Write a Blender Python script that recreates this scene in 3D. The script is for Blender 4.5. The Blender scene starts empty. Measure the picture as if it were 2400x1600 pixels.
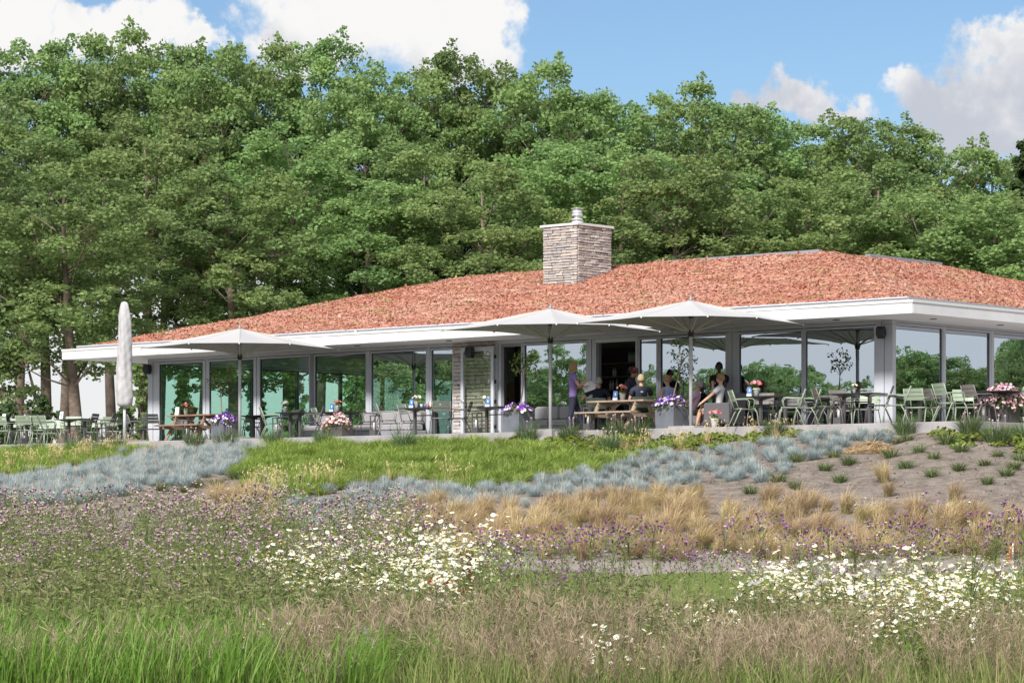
import bpy, math, random
import numpy as np
from mathutils import Vector, Matrix, Euler

R = np.random.RandomState(7)
random.seed(7)
SC = bpy.context.scene
COL = SC.collection
rad = math.radians

# ------------------------------------------------------------------ camera
E = 1.2                       # eye height over the meadow
F = 6650.0                    # focal length in pixels of a 2400 px wide frame
HOR = 1197.0                  # horizon row in the 1600 px high photograph
cd = bpy.data.cameras.new('camera')
cam = bpy.data.objects.new('camera', cd)
COL.objects.link(cam)
cd.sensor_width = 36.0
cd.lens = 36.0 * F / 2400.0
cd.shift_y = (HOR - 800.0) / 2400.0
cd.clip_start = 0.5
cd.clip_end = 6000
cam.location = (0, 0, E)
cam.rotation_euler = (rad(90), 0, 0)
SC.camera = cam

# ------------------------------------------------------------------ view
SC.view_settings.view_transform = 'Standard'
SC.view_settings.look = 'None'
SC.view_settings.gamma = 1.0
SC.view_settings.use_curve_mapping = False
SC.view_settings.exposure = 1.57
SC.render.engine = 'CYCLES'
SC.cycles.max_bounces = 10
SC.cycles.diffuse_bounces = 5
SC.cycles.transparent_max_bounces = 16
SC.cycles.transmission_bounces = 6
SC.cycles.glossy_bounces = 4
SC.cycles.caustics_reflective = False
SC.cycles.caustics_refractive = False
SC.cycles.sample_clamp_indirect = 6.0
SC.cycles.use_denoising = True
SC.cycles.use_adaptive_sampling = False

# ------------------------------------------------------------------ sun
SUN_EL, SUN_AZ = 37.0, 202.0      # azimuth clockwise from +Y; the sun stands behind the camera, to its left
sdir = Vector((math.sin(rad(SUN_AZ)) * math.cos(rad(SUN_EL)), math.cos(rad(SUN_AZ)) * math.cos(rad(SUN_EL)), math.sin(rad(SUN_EL))))
sl = bpy.data.lights.new('sun', 'SUN')
sl.energy = 2.0
sl.angle = rad(9.0)
sl.color = (1.0, 0.955, 0.89)
so = bpy.data.objects.new('sun', sl)
COL.objects.link(so)
so.location = (-40, -60, 90)
so.rotation_euler = sdir.to_track_quat('Z', 'Y').to_euler()

# ------------------------------------------------------------------ sky
W = bpy.data.worlds.new('World')
SC.world = W
W.use_nodes = True
nt = W.node_tree
nt.nodes.clear()


class N:
    """little node-tree writer"""
    def __init__(s, tree): s.t = tree
    def n(s, typ, **kw):
        x = s.t.nodes.new(typ)
        for k, v in kw.items(): setattr(x, k, v)
        return x
    def put(s, sock, v):
        if isinstance(v, bpy.types.NodeSocket): s.t.links.new(v, sock)
        elif v is not None:
            if hasattr(sock, 'default_value'):
                if isinstance(v, (tuple, list)) and len(v) == 3 and sock.type == 'RGBA': v = (*v, 1)
                sock.default_value = v
    def m(s, op, a, b=None, c=None, clamp=False):
        x = s.n('ShaderNodeMath', operation=op, use_clamp=clamp)
        s.put(x.inputs[0], a)
        if b is not None: s.put(x.inputs[1], b)
        if c is not None: s.put(x.inputs[2], c)
        return x.outputs[0]
    def ss(s, v, a, b):
        x = s.n('ShaderNodeMapRange', interpolation_type='SMOOTHSTEP')
        s.put(x.inputs[0], v); s.put(x.inputs[1], a); s.put(x.inputs[2], b)
        return x.outputs[0]
    def mix(s, f, a, b, bt='MIX'):
        x = s.n('ShaderNodeMix', data_type='RGBA', blend_type=bt)
        s.put(x.inputs[0], f); s.put(x.inputs[6], a); s.put(x.inputs[7], b)
        return x.outputs[2]
    def noise(s, vec, scale, detail=4, rough=0.55, dist=0.0):
        x = s.n('ShaderNodeTexNoise')
        if vec is not None: s.put(x.inputs['Vector'], vec)
        s.put(x.inputs['Scale'], scale); s.put(x.inputs['Detail'], detail)
        s.put(x.inputs['Roughness'], rough); s.put(x.inputs['Distortion'], dist)
        return x.outputs[0]
    def ramp(s, v, stops):
        x = s.n('ShaderNodeValToRGB')
        cr = x.color_ramp
        while len(cr.elements) < len(stops): cr.elements.new(0.5)
        for e, (p, c) in zip(cr.elements, stops):
            e.position = p; e.color = (*c, 1)
        s.put(x.inputs[0], v)
        return x.outputs[0]


w = N(nt)
tc = w.n('ShaderNodeTexCoord').outputs['Generated']
sep = w.n('ShaderNodeSeparateXYZ'); w.put(sep.inputs[0], tc)
dx, dy, dz = sep.outputs
sky = w.n('ShaderNodeTexSky', sky_type='NISHITA')
sky.sun_disc = False
sky.sun_elevation = rad(SUN_EL)
sky.sun_rotation = rad(SUN_AZ)
sky.altitude = 0
sky.air_density = 1.0
sky.dust_density = 0.5
sky.ozone_density = 2.5
# bent coordinates give the cloud masses billowy outlines
warp = w.n('ShaderNodeTexNoise'); w.put(warp.inputs['Vector'], tc)
w.put(warp.inputs['Scale'], 30.0); w.put(warp.inputs['Detail'], 9.0); w.put(warp.inputs['Roughness'], 0.6)
wsep = w.n('ShaderNodeSeparateColor'); w.put(wsep.inputs[0], warp.outputs['Color'])
wx = w.m('MULTIPLY_ADD', w.m('SUBTRACT', wsep.outputs[0], 0.5), 0.080, dx)
wz = w.m('MULTIPLY_ADD', w.m('SUBTRACT', wsep.outputs[1], 0.5), 0.068, dz)
front = w.ss(dy, 0.55, 0.75)
BL = [(900, 30, 280, 165), (730, 70, 140, 120), (1085, 60, 115, 125), (800, -60, 260, 90), (40, 30, 190, 120), (300, 85, 190, 75), (470, 120, 90, 50),
      (1890, 210, 95, 68), (1930, 245, 120, 45), (2390, 220, 160, 130), (2240, 235, 120, 70), (2440, 110, 95, 95), (2330, 310, 190, 60),
      (-420, 60, 330, 140), (3000, 150, 420, 150)]
mask = None
for (bx, by, rx, rz) in BL:
    cx = (bx - 1200) / F; cz = (HOR - by) / F
    q = math.sqrt(1 + cx * cx + cz * cz)
    cx /= q; cz /= q; rx /= F; rz /= F
    ax = w.m('DIVIDE', w.m('SUBTRACT', wx, cx), rx * 1.12)
    az = w.m('DIVIDE', w.m('SUBTRACT', wz, cz), rz * 1.12)
    v = w.m('SUBTRACT', 1.0, w.m('SQRT', w.m('ADD', w.m('MULTIPLY', ax, ax), w.m('MULTIPLY', az, az))))
    mask = v if mask is None else w.m('SMOOTH_MAX', mask, v, 0.15)
mask = w.m('MULTIPLY', w.ss(mask, -0.02, 0.44), front)
# cumulus over the rest of the sky, laid out on a flat cloud layer
inv = w.m('DIVIDE', 1.0, w.m('ADD', w.m('MAXIMUM', dz, 0.0), 0.09))
cv = w.n('ShaderNodeCombineXYZ')
w.put(cv.inputs[0], w.m('MULTIPLY', dx, inv)); w.put(cv.inputs[1], w.m('MULTIPLY', dy, inv)); w.put(cv.inputs[2], 3.3)
gen = w.noise(cv.outputs[0], 0.62, 8, 0.55, 0.3)
gen = w.m('MULTIPLY', w.ss(gen, 0.38, 0.54), w.m('SUBTRACT', 1.0, front))
low = w.m('MULTIPLY', w.ss(w.m('MULTIPLY_ADD', w.m('SUBTRACT', wsep.outputs[2], 0.5), 0.05, dz), 0.118, 0.075), 0.88)
cl = w.m('MAXIMUM', w.m('MAXIMUM', mask, gen), low)
shade = w.noise(tc, 26.0, 6, 0.6, 0.4)
shade2 = w.ss(w.m('MULTIPLY_ADD', w.m('SUBTRACT', dz, 0.155), 8.0, shade), 0.30, 0.66)
ccol = w.mix(w.m('MAXIMUM', w.m('MAXIMUM', shade2, w.m('MULTIPLY', low, 0.95)), w.m('MULTIPLY', gen, 0.75)), (3.8, 4.0, 4.5), (6.4, 6.35, 6.3))
skyc = w.mix(1.0, sky.outputs[0], (0.64, 0.71, 0.78), 'MULTIPLY')
col = w.mix(cl, skyc, ccol)
bg = w.n('ShaderNodeBackground')
w.put(bg.inputs[0], col)
bg.inputs[1].default_value = 0.05
wo = w.n('ShaderNodeOutputWorld')
nt.links.new(bg.outputs[0], wo.inputs[0])

# ------------------------------------------------------------------ materials
MATS = {}


def mat(name, color, rough=0.6, var=0.0, scale=6.0, metal=0.0, bump=0.0, bscale=40.0, spec=0.5, color2=None):
    if name in MATS: return MATS[name]
    m = bpy.data.materials.new(name)
    m.use_nodes = True
    t = m.node_tree
    b = t.nodes['Principled BSDF']
    g = N(t)
    b.inputs['Roughness'].default_value = rough
    b.inputs['Metallic'].default_value = metal
    b.inputs['Specular IOR Level'].default_value = spec
    co = g.n('ShaderNodeTexCoord').outputs['Object']
    if var > 0 or color2 is not None:
        c2 = color2 if color2 is not None else tuple(c * (1 - var) for c in color)
        c1 = color if color2 is not None else tuple(min(1, c * (1 + var)) for c in color)
        nz = g.noise(co, scale, 6, 0.6)
        b.inputs['Base Color'].default_value = (*color, 1)
        g.put(b.inputs['Base Color'], g.ramp(nz, [(0.32, c2), (0.68, c1)]))
    else:
        b.inputs['Base Color'].default_value = (*color, 1)
    if bump > 0:
        bp = g.n('ShaderNodeBump')
        bp.inputs['Strength'].default_value = bump
        bp.inputs['Distance'].default_value = 0.02
        g.put(bp.inputs['Height'], g.noise(co, bscale, 5, 0.6))
        t.links.new(bp.outputs[0], b.inputs['Normal'])
    MATS[name] = m
    return m


def leafmat(name, stops, trans=0.35, rough=0.6, tstops=None, spec=0.25):
    """foliage: colour from the face attribute 'rnd'; with tstops, along the blade attribute 'len' too"""
    if name in MATS: return MATS[name]
    m = bpy.data.materials.new(name)
    m.use_nodes = True
    t = m.node_tree
    b = t.nodes['Principled BSDF']
    out = t.nodes['Material Output']
    g = N(t)
    at = g.n('ShaderNodeAttribute', attribute_name='rnd')
    c = g.ramp(at.outputs['Fac'], stops)
    if tstops:
        al = g.n('ShaderNodeAttribute', attribute_name='len')
        c2 = g.ramp(at.outputs['Fac'], tstops)
        c = g.mix(g.m('POWER', al.outputs['Fac'], 0.55), c, c2)
    oi = g.n('ShaderNodeObjectInfo')
    hs = g.n('ShaderNodeHueSaturation')
    g.put(hs.inputs['Value'], g.m('MULTIPLY_ADD', oi.outputs['Random'], 0.36, 0.82))
    g.put(hs.inputs['Hue'], g.m('MULTIPLY_ADD', oi.outputs['Random'], 0.026, 0.487))
    g.put(hs.inputs['Color'], c)
    c = hs.outputs[0]
    g.put(b.inputs['Base Color'], c)
    b.inputs['Roughness'].default_value = rough
    b.inputs['Specular IOR Level'].default_value = spec
    if trans > 0:
        tr = g.n('ShaderNodeBsdfTranslucent')
        g.put(tr.inputs['Color'], c)
        mx = g.n('ShaderNodeMixShader')
        mx.inputs[0].default_value = trans
        t.links.new(b.outputs[0], mx.inputs[1]); t.links.new(tr.outputs[0], mx.inputs[2])
        t.links.new(mx.outputs[0], out.inputs[0])
    MATS[name] = m
    return m


def glassmat(name, tint, refl, gcol=(0.95, 0.98, 1.0)):
    m = bpy.data.materials.new(name)
    m.use_nodes = True
    t = m.node_tree
    t.nodes.clear()
    g = N(t)
    out = g.n('ShaderNodeOutputMaterial')
    tr = g.n('ShaderNodeBsdfTransparent'); g.put(tr.inputs[0], tint)
    gl = g.n('ShaderNodeBsdfGlossy'); g.put(gl.inputs['Color'], gcol); gl.inputs['Roughness'].default_value = 0.004
    bp = g.n('ShaderNodeBump'); bp.inputs['Strength'].default_value = 0.035; bp.inputs['Distance'].default_value = 0.02
    co = g.n('ShaderNodeTexCoord').outputs['Object']
    g.put(bp.inputs['Height'], g.noise(co, 1.3, 2, 0.5))
    t.links.new(bp.outputs[0], gl.inputs['Normal'])
    lw = g.n('ShaderNodeLayerWeight'); lw.inputs[0].default_value = 0.5
    f = g.m('MULTIPLY_ADD', g.m('POWER', lw.outputs['Facing'], 3.0), 1 - refl, refl, clamp=True)
    mx = g.n('ShaderNodeMixShader')
    g.put(mx.inputs[0], f)
    t.links.new(tr.outputs[0], mx.inputs[1]); t.links.new(gl.outputs[0], mx.inputs[2])
    t.links.new(mx.outputs[0], out.inputs[0])
    MATS[name] = m
    return m


# ------------------------------------------------------------------ objects and meshes
def link(o, parent=None):
    COL.objects.link(o)
    if parent is not None: o.parent = parent
    return o


def tag(o, label=None, cat=None, group=None, kind=None):
    if label: o['label'] = label
    if cat: o['category'] = cat
    if group: o['group'] = group
    if kind: o['kind'] = kind
    return o


def empty(name, loc=(0, 0, 0), rz=0.0, label=None, cat=None, group=None, parent=None):
    o = bpy.data.objects.new(name, None)
    o.empty_display_size = 0.2
    link(o, parent)
    o.location = loc
    o.rotation_euler = (0, 0, rz)
    return tag(o, label, cat, group)


def np_mesh(name, verts, quads=None, tris=None, mats=(), fm=None, rnd=None, ln=None, smooth=False):
    """fast mesh from arrays; fm = material per face, rnd = per-face value, ln = per-vertex value"""
    me = bpy.data.meshes.new(name)
    verts = np.asarray(verts, np.float32).reshape(-1, 3)
    me.vertices.add(len(verts))
    me.vertices.foreach_set('co', verts.ravel())
    loops, starts, tot = [], [], 0
    if quads is not None and len(quads):
        q = np.asarray(quads, np.int32).reshape(-1, 4)
        loops.append(q.ravel()); starts.append(np.arange(len(q)) * 4 + tot); tot += q.size
    if tris is not None and len(tris):
        q = np.asarray(tris, np.int32).reshape(-1, 3)
        loops.append(q.ravel()); starts.append(np.arange(len(q)) * 3 + tot); tot += q.size
    loops = np.concatenate(loops); starts = np.concatenate(starts)
    me.loops.add(len(loops)); me.loops.foreach_set('vertex_index', loops.astype(np.int32))
    me.polygons.add(len(starts)); me.polygons.foreach_set('loop_start', starts.astype(np.int32))
    for m in mats: me.materials.append(m)
    if fm is not None: me.polygons.foreach_set('material_index', np.asarray(fm, np.int32))
    if rnd is not None:
        a = me.attributes.new('rnd', 'FLOAT', 'FACE'); a.data.foreach_set('value', np.asarray(rnd, np.float32))
    if ln is not None:
        a = me.attributes.new('len', 'FLOAT', 'POINT'); a.data.foreach_set('value', np.asarray(ln, np.float32))
    if smooth: me.polygons.foreach_set('use_smooth', np.ones(len(starts), bool))
    me.update(calc_edges=True)
    return me


def mobj(name, me, parent=None, loc=(0, 0, 0), rot=(0, 0, 0), scale=None):
    o = bpy.data.objects.new(name, me)
    link(o, parent)
    o.location = loc
    o.rotation_euler = rot
    if scale is not None: o.scale = scale if hasattr(scale, '__len__') else (scale,) * 3
    return o


class MB:
    """collects boxes, bars, tubes, lathes into one mesh"""
    def __init__(s): s.v = []; s.f = []; s.m = []; s.sm = []
    def add(s, vs, fs, mi=0, sm=False):
        b = len(s.v)
        s.v += [tuple(p) for p in vs]
        s.f += [tuple(i + b for i in f) for f in fs]
        s.m += [mi] * len(fs); s.sm += [sm] * len(fs)
        return s
    def box(s, x0, x1, y0, y1, z0, z1, mi=0, bev=0.0):
        if bev > 0:
            b = min(bev, (x1 - x0) * .45, (y1 - y0) * .45, (z1 - z0) * .45)
            vs = []
            for (z, ins) in ((z0, b), (z0 + b, 0), (z1 - b, 0), (z1, b)):
                X0, X1, Y0, Y1 = x0 + ins, x1 - ins, y0 + ins, y1 - ins
                c = b * .7
                vs += [(X0 + c, Y0, z), (X1 - c, Y0, z), (X1, Y0 + c, z), (X1, Y1 - c, z), (X1 - c, Y1, z), (X0 + c, Y1, z), (X0, Y1 - c, z), (X0, Y0 + c, z)]
            fs = [tuple(range(7, -1, -1)), tuple(range(24, 32))]
            for k in range(3):
                for i in range(8):
                    j = (i + 1) % 8
                    fs.append((k * 8 + i, k * 8 + j, k * 8 + 8 + j, k * 8 + 8 + i))
            return s.add(vs, fs, mi)
        vs = [(x0, y0, z0), (x1, y0, z0), (x1, y1, z0), (x0, y1, z0), (x0, y0, z1), (x1, y0, z1), (x1, y1, z1), (x0, y1, z1)]
        return s.add(vs, [(3, 2, 1, 0), (4, 5, 6, 7), (0, 1, 5, 4), (1, 2, 6, 5), (2, 3, 7, 6), (3, 0, 4, 7)], mi)
    def bar(s, a, b, wd, th, up=(0, 0, 1), mi=0):
        a, b = Vector(a), Vector(b)
        d = (b - a).normalized()
        u = Vector(up)
        x = d.cross(u)
        if x.length < 1e-4: x = d.cross(Vector((1, 0, 0)))
        x.normalize(); y = x.cross(d).normalized()
        vs = []
        for p in (a, b):
            for (i, j) in ((-1, -1), (1, -1), (1, 1), (-1, 1)): vs.append(p + x * (wd / 2 * i) + y * (th / 2 * j))
        return s.add(vs, [(0, 1, 2, 3), (7, 6, 5, 4), (0, 4, 5, 1), (1, 5, 6, 2), (2, 6, 7, 3), (3, 7, 4, 0)], mi)
    def tube(s, pts, r, n=6, mi=0, cap=True):
        pts = [Vector(p) for p in pts]
        rs = r if hasattr(r, '__len__') else [r] * len(pts)
        vs, fs = [], []
        px = None
        for i, p in enumerate(pts):
            d = (pts[min(i + 1, len(pts) - 1)] - pts[max(i - 1, 0)])
            d = d.normalized() if d.length > 1e-9 else Vector((0, 0, 1))
            if px is None:
                px = d.cross(Vector((0, 0, 1)))
                if px.length < 1e-3: px = d.cross(Vector((1, 0, 0)))
            px = (px - d * px.dot(d)).normalized()
            py = d.cross(px)
            for k in range(n):
                a = 2 * math.pi * k / n
                vs.append(p + (px * math.cos(a) + py * math.sin(a)) * rs[i])
        for i in range(len(pts) - 1):
            for k in range(n):
                j = (k + 1) % n
                fs.append((i * n + k, i * n + j, i * n + n + j, i * n + n + k))
        if cap:
            fs.append(tuple(range(n - 1, -1, -1))); fs.append(tuple(range(len(vs) - n, len(vs))))
        return s.add(vs, fs, mi, True)
    def lathe(s, prof, n=12, c=(0, 0, 0), mi=0, cap=True):
        vs, fs = [], []
        for (r, z) in prof:
            for k in range(n):
                a = 2 * math.pi * k / n
                vs.append((c[0] + r * math.cos(a), c[1] + r * math.sin(a), c[2] + z))
        for i in range(len(prof) - 1):
            for k in range(n):
                j = (k + 1) % n
                fs.append((i * n + k, i * n + j, i * n + n + j, i * n + n + k))
        if cap:
            fs.append(tuple(range(n - 1, -1, -1))); fs.append(tuple(range(len(vs) - n, len(vs))))
        return s.add(vs, fs, mi, True)
    def ball(s, c, r, n=8, m=6, mi=0, sc=(1, 1, 1)):
        prof = [(max(1e-4, math.sin(math.pi * i / m)), -math.cos(math.pi * i / m)) for i in range(m + 1)]
        b = len(s.v)
        s.lathe([(a * r, z * r) for a, z in prof], n, (0, 0, 0), mi, False)
        for i in range(b, len(s.v)):
            p = s.v[i]; s.v[i] = (p[0] * sc[0] + c[0], p[1] * sc[1] + c[1], p[2] * sc[2] + c[2])
        return s
    def mesh(s, name, mats):
        me = bpy.data.meshes.new(name)
        me.from_pydata(s.v, [], s.f)
        for m in (mats if isinstance(mats, (list, tuple)) else [mats]): me.materials.append(m)
        me.polygons.foreach_set('material_index', s.m)
        me.polygons.foreach_set('use_smooth', s.sm)
        me.update()
        return me
    def build(s, name, mats, parent=None, loc=(0, 0, 0), rot=(0, 0, 0)):
        return mobj(name, s.mesh(name, mats), parent, loc, rot)


KIDS = {}


def copy_tree(o, parent=None):
    c = o.copy()
    link(c, parent)
    for ch in list(o.children): copy_tree(ch, c)
    return c


# ------------------------------------------------------------------ the pavilion's own axes
EX = np.array([0.748, -0.6637]); EX = EX / np.linalg.norm(EX)     # along the long front, to the right
EY = np.array([-EX[1], EX[0]])                                    # into the building
W0 = np.array([9.42, 70.36])                                      # the front right corner of the walls
ZT = E + 2.04                                                     # terrace top
ROTZ = math.atan2(EX[1], EX[0])


def L(x, y, z=0.0):
    p = W0 + EX * x + EY * y
    return (float(p[0]), float(p[1]), ZT + z)


def fx(px, y=0.0):
    """where the sight line of photo column px meets the line at depth y of the pavilion"""
    q = (px - 1200.0) / F
    return (q * (W0[1] + y * EY[1]) - W0[0] - y * EY[0]) / (EX[0] - q * EX[1])


def P(px, y, z=0.0): return L(fx(px, y), y, z)


def xw(X, Y):
    d = np.array([X, Y]) - W0
    return float(d @ EX), float(d @ EY)


# ------------------------------------------------------------------ terrain
TE_Y = -4.0      # front edge of the terrace
TE_X = 4.8       # right edge of the terrace
CE = np.array(L(TE_X, TE_Y)[:2])


def smooth(a, b, v):
    t = np.clip((v - a) / (b - a), 0, 1)
    return t * t * (3 - 2 * t)


def yedge(x):
    x = np.asarray(x, float)
    return np.where(x < CE[0], CE[1] + (x - CE[0]) * EX[1] / EX[0], CE[1] + (x - CE[0]) * EY[1] / EY[0])


def ytoe(x): return 49.5 + np.maximum(0, -(np.asarray(x, float) - 2)) * 0.35


def gz(x, y):
    x = np.asarray(x, float); y = np.asarray(y, float)
    left = smooth(3.0, -2.0, x)
    z = 0.22 * smooth(22, 34, y) * left
    yt = ytoe(x); ye = np.minimum(yedge(x), 140)
    z = z + 0.10 * smooth(30, 44, y) * (1 - left)
    path = smooth(yt - 4.2, yt, y) * 0.30
    z = z + path
    zb = 0.44
    t = np.clip((y - yt) / np.maximum(ye - yt, 1), 0, 1)
    top = ZT - 0.24
    zs = zb + (top - zb) * (t ** 0.92)
    z = np.where(y > yt, zs + (z - zb) * (1 - t), z)
    z = np.where(y > 135, z * np.exp(-(y - 135) / 120.0), z)
    bump = 0.035 * np.sin(x * 2.1 + y * 0.7) * np.sin(y * 1.7 - x * 0.6) + 0.02 * np.sin(x * 5.3) * np.sin(y * 4.1)
    return z + bump * smooth(ye - 0.2, ye - 2.0, y)


def proj(x, y, z):
    return 1200 + np.asarray(x) / y * F, HOR - (np.asarray(z) - E) / y * F


def ground_at(px, py, y0=18.0, y1=100.0):
    """first ground point on the sight line through photo pixel (px, py)"""
    ys = np.arange(y0, y1, 0.1)
    xs = (px - 1200) / F * ys
    zr = E + (HOR - py) / F * ys
    hit = np.where(gz(xs, ys) >= zr)[0]
    k = hit[0] if len(hit) else len(ys) - 1
    return float(xs[k]), float(ys[k]), float(gz(xs[k], ys[k]))


def inpoly(px, py, poly):
    px = np.asarray(px); py = np.asarray(py)
    c = np.zeros(px.shape, bool)
    n = len(poly)
    for i in range(n):
        x0, y0 = poly[i]; x1, y1 = poly[(i + 1) % n]
        if y0 == y1: continue
        k = ((y0 > py) != (y1 > py)) & (px < (x1 - x0) * (py - y0) / (y1 - y0) + x0)
        c ^= k
    return c

# ================================================================== materials in use
M = {}
M['white'] = mat('white_panel', (0.616, 0.616, 0.638), 0.42, 0.06, 1.2)
M['coping'] = mat('white_coping', (0.589, 0.589, 0.589), 0.4)
M['soffit'] = mat('soffit_board', (0.821, 0.798, 0.821), 0.6, 0.03, 2)
M['alu'] = mat('grey_aluminium', (0.47, 0.49, 0.545), 0.42, 0.04, 2)
M['alud'] = mat('dark_aluminium', (0.24, 0.25, 0.29), 0.45)
M['seal'] = mat('black_seal', (0.015, 0.015, 0.02), 0.6)
M['gutter'] = mat('gutter_zinc', (0.260, 0.260, 0.286), 0.55, 0.25, 14)
M['black'] = mat('black_plastic', (0.012, 0.012, 0.016), 0.5)
M['concrete'] = mat('concrete', (0.312, 0.299, 0.308), 0.85, 0.16, 1.6, bump=0.25, bscale=25)
M['paving'] = mat('terrace_paving', (0.46, 0.45, 0.44), 0.85, 0.12, 2.2)
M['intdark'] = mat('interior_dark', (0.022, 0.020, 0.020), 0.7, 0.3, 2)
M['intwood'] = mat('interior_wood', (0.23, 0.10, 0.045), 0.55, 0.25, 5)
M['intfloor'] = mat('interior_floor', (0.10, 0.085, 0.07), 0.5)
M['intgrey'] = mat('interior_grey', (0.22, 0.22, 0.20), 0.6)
M['ochre'] = mat('ochre_wood', (0.42, 0.20, 0.03), 0.5, 0.2, 6)
M['steel'] = mat('flue_steel', (0.66, 0.66, 0.68), 0.3, metal=0.6)
M['glass'] = glassmat('window_glass', (0.50, 0.74, 0.66), 0.64, (0.78, 0.89, 1.0))
M['glasssee'] = glassmat('end_bay_glass', (0.72, 0.96, 0.87), 0.14)
M['glassclear'] = glassmat('door_glass', (0.80, 0.86, 0.78), 0.16)
M['brass'] = mat('brass', (0.55, 0.40, 0.16), 0.35, metal=0.8)


def rampmat(name, stops, rough=0.85, scale=None, bump=0.3):
    """stone and soil: one colour per object or a noise mix"""
    m = bpy.data.materials.new(name); m.use_nodes = True
    b = m.node_tree.nodes['Principled BSDF']; g = N(m.node_tree)
    b.inputs['Roughness'].default_value = rough
    b.inputs['Specular IOR Level'].default_value = 0.2
    co = g.n('ShaderNodeTexCoord').outputs['Object']
    if scale is None:
        oi = g.n('ShaderNodeObjectInfo')
        c = g.ramp(oi.outputs['Random'], stops)
        geo = g.n('ShaderNodeNewGeometry')
        nz = g.noise(geo.outputs['Position'], 14.0, 5, 0.65)
        hs = g.n('ShaderNodeHueSaturation')
        g.put(hs.inputs['Color'], c); g.put(hs.inputs['Value'], g.m('MULTIPLY_ADD', nz, 0.9, 0.55))
        g.put(b.inputs['Base Color'], hs.outputs[0])
        h = nz
    else:
        h = g.noise(co, scale, 12, 0.76)
        g.put(b.inputs['Base Color'], g.ramp(h, stops))
    bp = g.n('ShaderNodeBump'); bp.inputs['Strength'].default_value = bump; bp.inputs['Distance'].default_value = 0.03
    g.put(bp.inputs['Height'], h)
    m.node_tree.links.new(bp.outputs[0], b.inputs['Normal'])
    return m


M['stone'] = rampmat('ledge_stone', [(0.0, (0.27, 0.245, 0.24)), (0.25, (0.40, 0.37, 0.355)), (0.5, (0.33, 0.315, 0.32)), (0.7, (0.45, 0.40, 0.36)), (0.88, (0.49, 0.47, 0.455)), (1.0, (0.36, 0.295, 0.255))])
M['mortar'] = mat('stone_core', (0.15, 0.13, 0.13), 0.9)
M['soil'] = rampmat('bare_soil', [(0.34, (0.10, 0.082, 0.07)), (0.47, (0.175, 0.147, 0.128)), (0.56, (0.225, 0.192, 0.168)), (0.70, (0.275, 0.242, 0.215))], 0.95, 3.2, 1.0)
M['sand'] = rampmat('sand_path', [(0.3, (0.22, 0.195, 0.175)), (0.7, (0.29, 0.26, 0.24))], 0.95, 2.0, 0.2)
M['green'] = rampmat('mown_turf', [(0.3, (0.105, 0.15, 0.030)), (0.7, (0.15, 0.19, 0.045))], 0.9, 3.0, 0.2)
M['sedumbase'] = rampmat('sedum_mat', [(0.30, (0.26, 0.095, 0.065)), (0.5, (0.36, 0.135, 0.095)), (0.7, (0.40, 0.19, 0.12))], 0.95, 3.0, 0.6)

# ================================================================== the setting
def axis(parts):
    out = []
    for a, b, st in parts: out.append(np.arange(a, b, st))
    return np.concatenate(out)


gx = axis([(-3000, -300, 300), (-300, -60, 30), (-60, -22, 2), (-22, 24, 0.3), (24, 60, 2), (60, 300, 30), (300, 3301, 300)])
gy = axis([(-400, -20, 40), (-20, 14, 2), (14, 92, 0.3), (92, 140, 3), (140, 400, 20), (400, 4201, 200)])
X, Y = np.meshgrid(gx, gy)
Z = gz(X, Y)
hum = (R.rand(*X.shape) - 0.5) * 0.05 * ((X > -22) & (X < 24) & (Y > 48) & (Y < 92) & (Y < yedge(X) - 0.3))
V = np.stack([X, Y, Z + hum], -1).reshape(-1, 3)
nx, ny = len(gx), len(gy)
ii = (np.arange(ny - 1)[:, None] * nx + np.arange(nx - 1)[None, :]).ravel()
Q = np.stack([ii, ii + 1, ii + nx + 1, ii + nx], 1)
ground = mobj('ground', np_mesh('ground', V, Q, mats=[M['soil']], smooth=True))
tag(ground, 'grey brown bare soil of the mound and meadow', kind='structure')


def strip(name, m, xs, y_of, n, dzv, label):
    vs, n2 = [], n + 1
    for x in xs:
        a, b = y_of(x)
        for k in range(n2):
            y = a + (b - a) * k / n
            vs.append((x, y, float(gz(x, y)) + dzv))
    q = [(i * n2 + k, (i + 1) * n2 + k, (i + 1) * n2 + k + 1, i * n2 + k + 1) for i in range(len(xs) - 1) for k in range(n)]
    o = mobj(name, np_mesh(name, vs, q, mats=[m], smooth=True))
    return tag(o, label, kind='structure')


strip('golf_green', M['green'], np.arange(-12, 26, 0.5), lambda x: (14.0 if x > 5.2 else (27.5 if x > 1.5 else 33.0), float(ytoe(x)) - 3.4), 24, 0.055, 'smooth mown golf green behind the wild flowers')
strip('path', M['sand'], np.arange(-14, 30, 0.5), lambda x: (float(ytoe(x)) - 3.4, float(ytoe(x)) - 0.5), 10, 0.05, 'pale sandy path between the green and the planted slope')

# terrace slab: front edge, right edge, deep behind the building
mb = MB()
mb.box(-60, TE_X, TE_Y, 40, -0.42, 0.0, 0, 0.012)
mb.f.pop(1); mb.m.pop(1); mb.sm.pop(1)
me = mb.mesh('terrace', [M['concrete']])
terrace = mobj('terrace', me, None, L(0, 0), (0, 0, ROTZ))
tag(terrace, 'raised concrete terrace slab carrying the pavilion and the seating', kind='structure')
mb = MB(); mb.add([(-60, TE_Y + 0.01, 0.0), (TE_X - 0.01, TE_Y + 0.01, 0.0), (TE_X - 0.01, 39.9, 0.0), (-60, 39.9, 0.0)], [(0, 1, 2, 3)])
mobj('paving', mb.mesh('paving', [M['paving']]), terrace)

# ================================================================== pavilion
PV = empty('restaurant_pavilion', L(0, 0), ROTZ, 'low glass walled restaurant pavilion with red sedum hipped roof', 'building')
XL, YB = -27.8, 20.0
OV = 1.82
EX0, EX1, EY0, EY1 = XL - 2.0, OV, -OV, YB + OV


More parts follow.
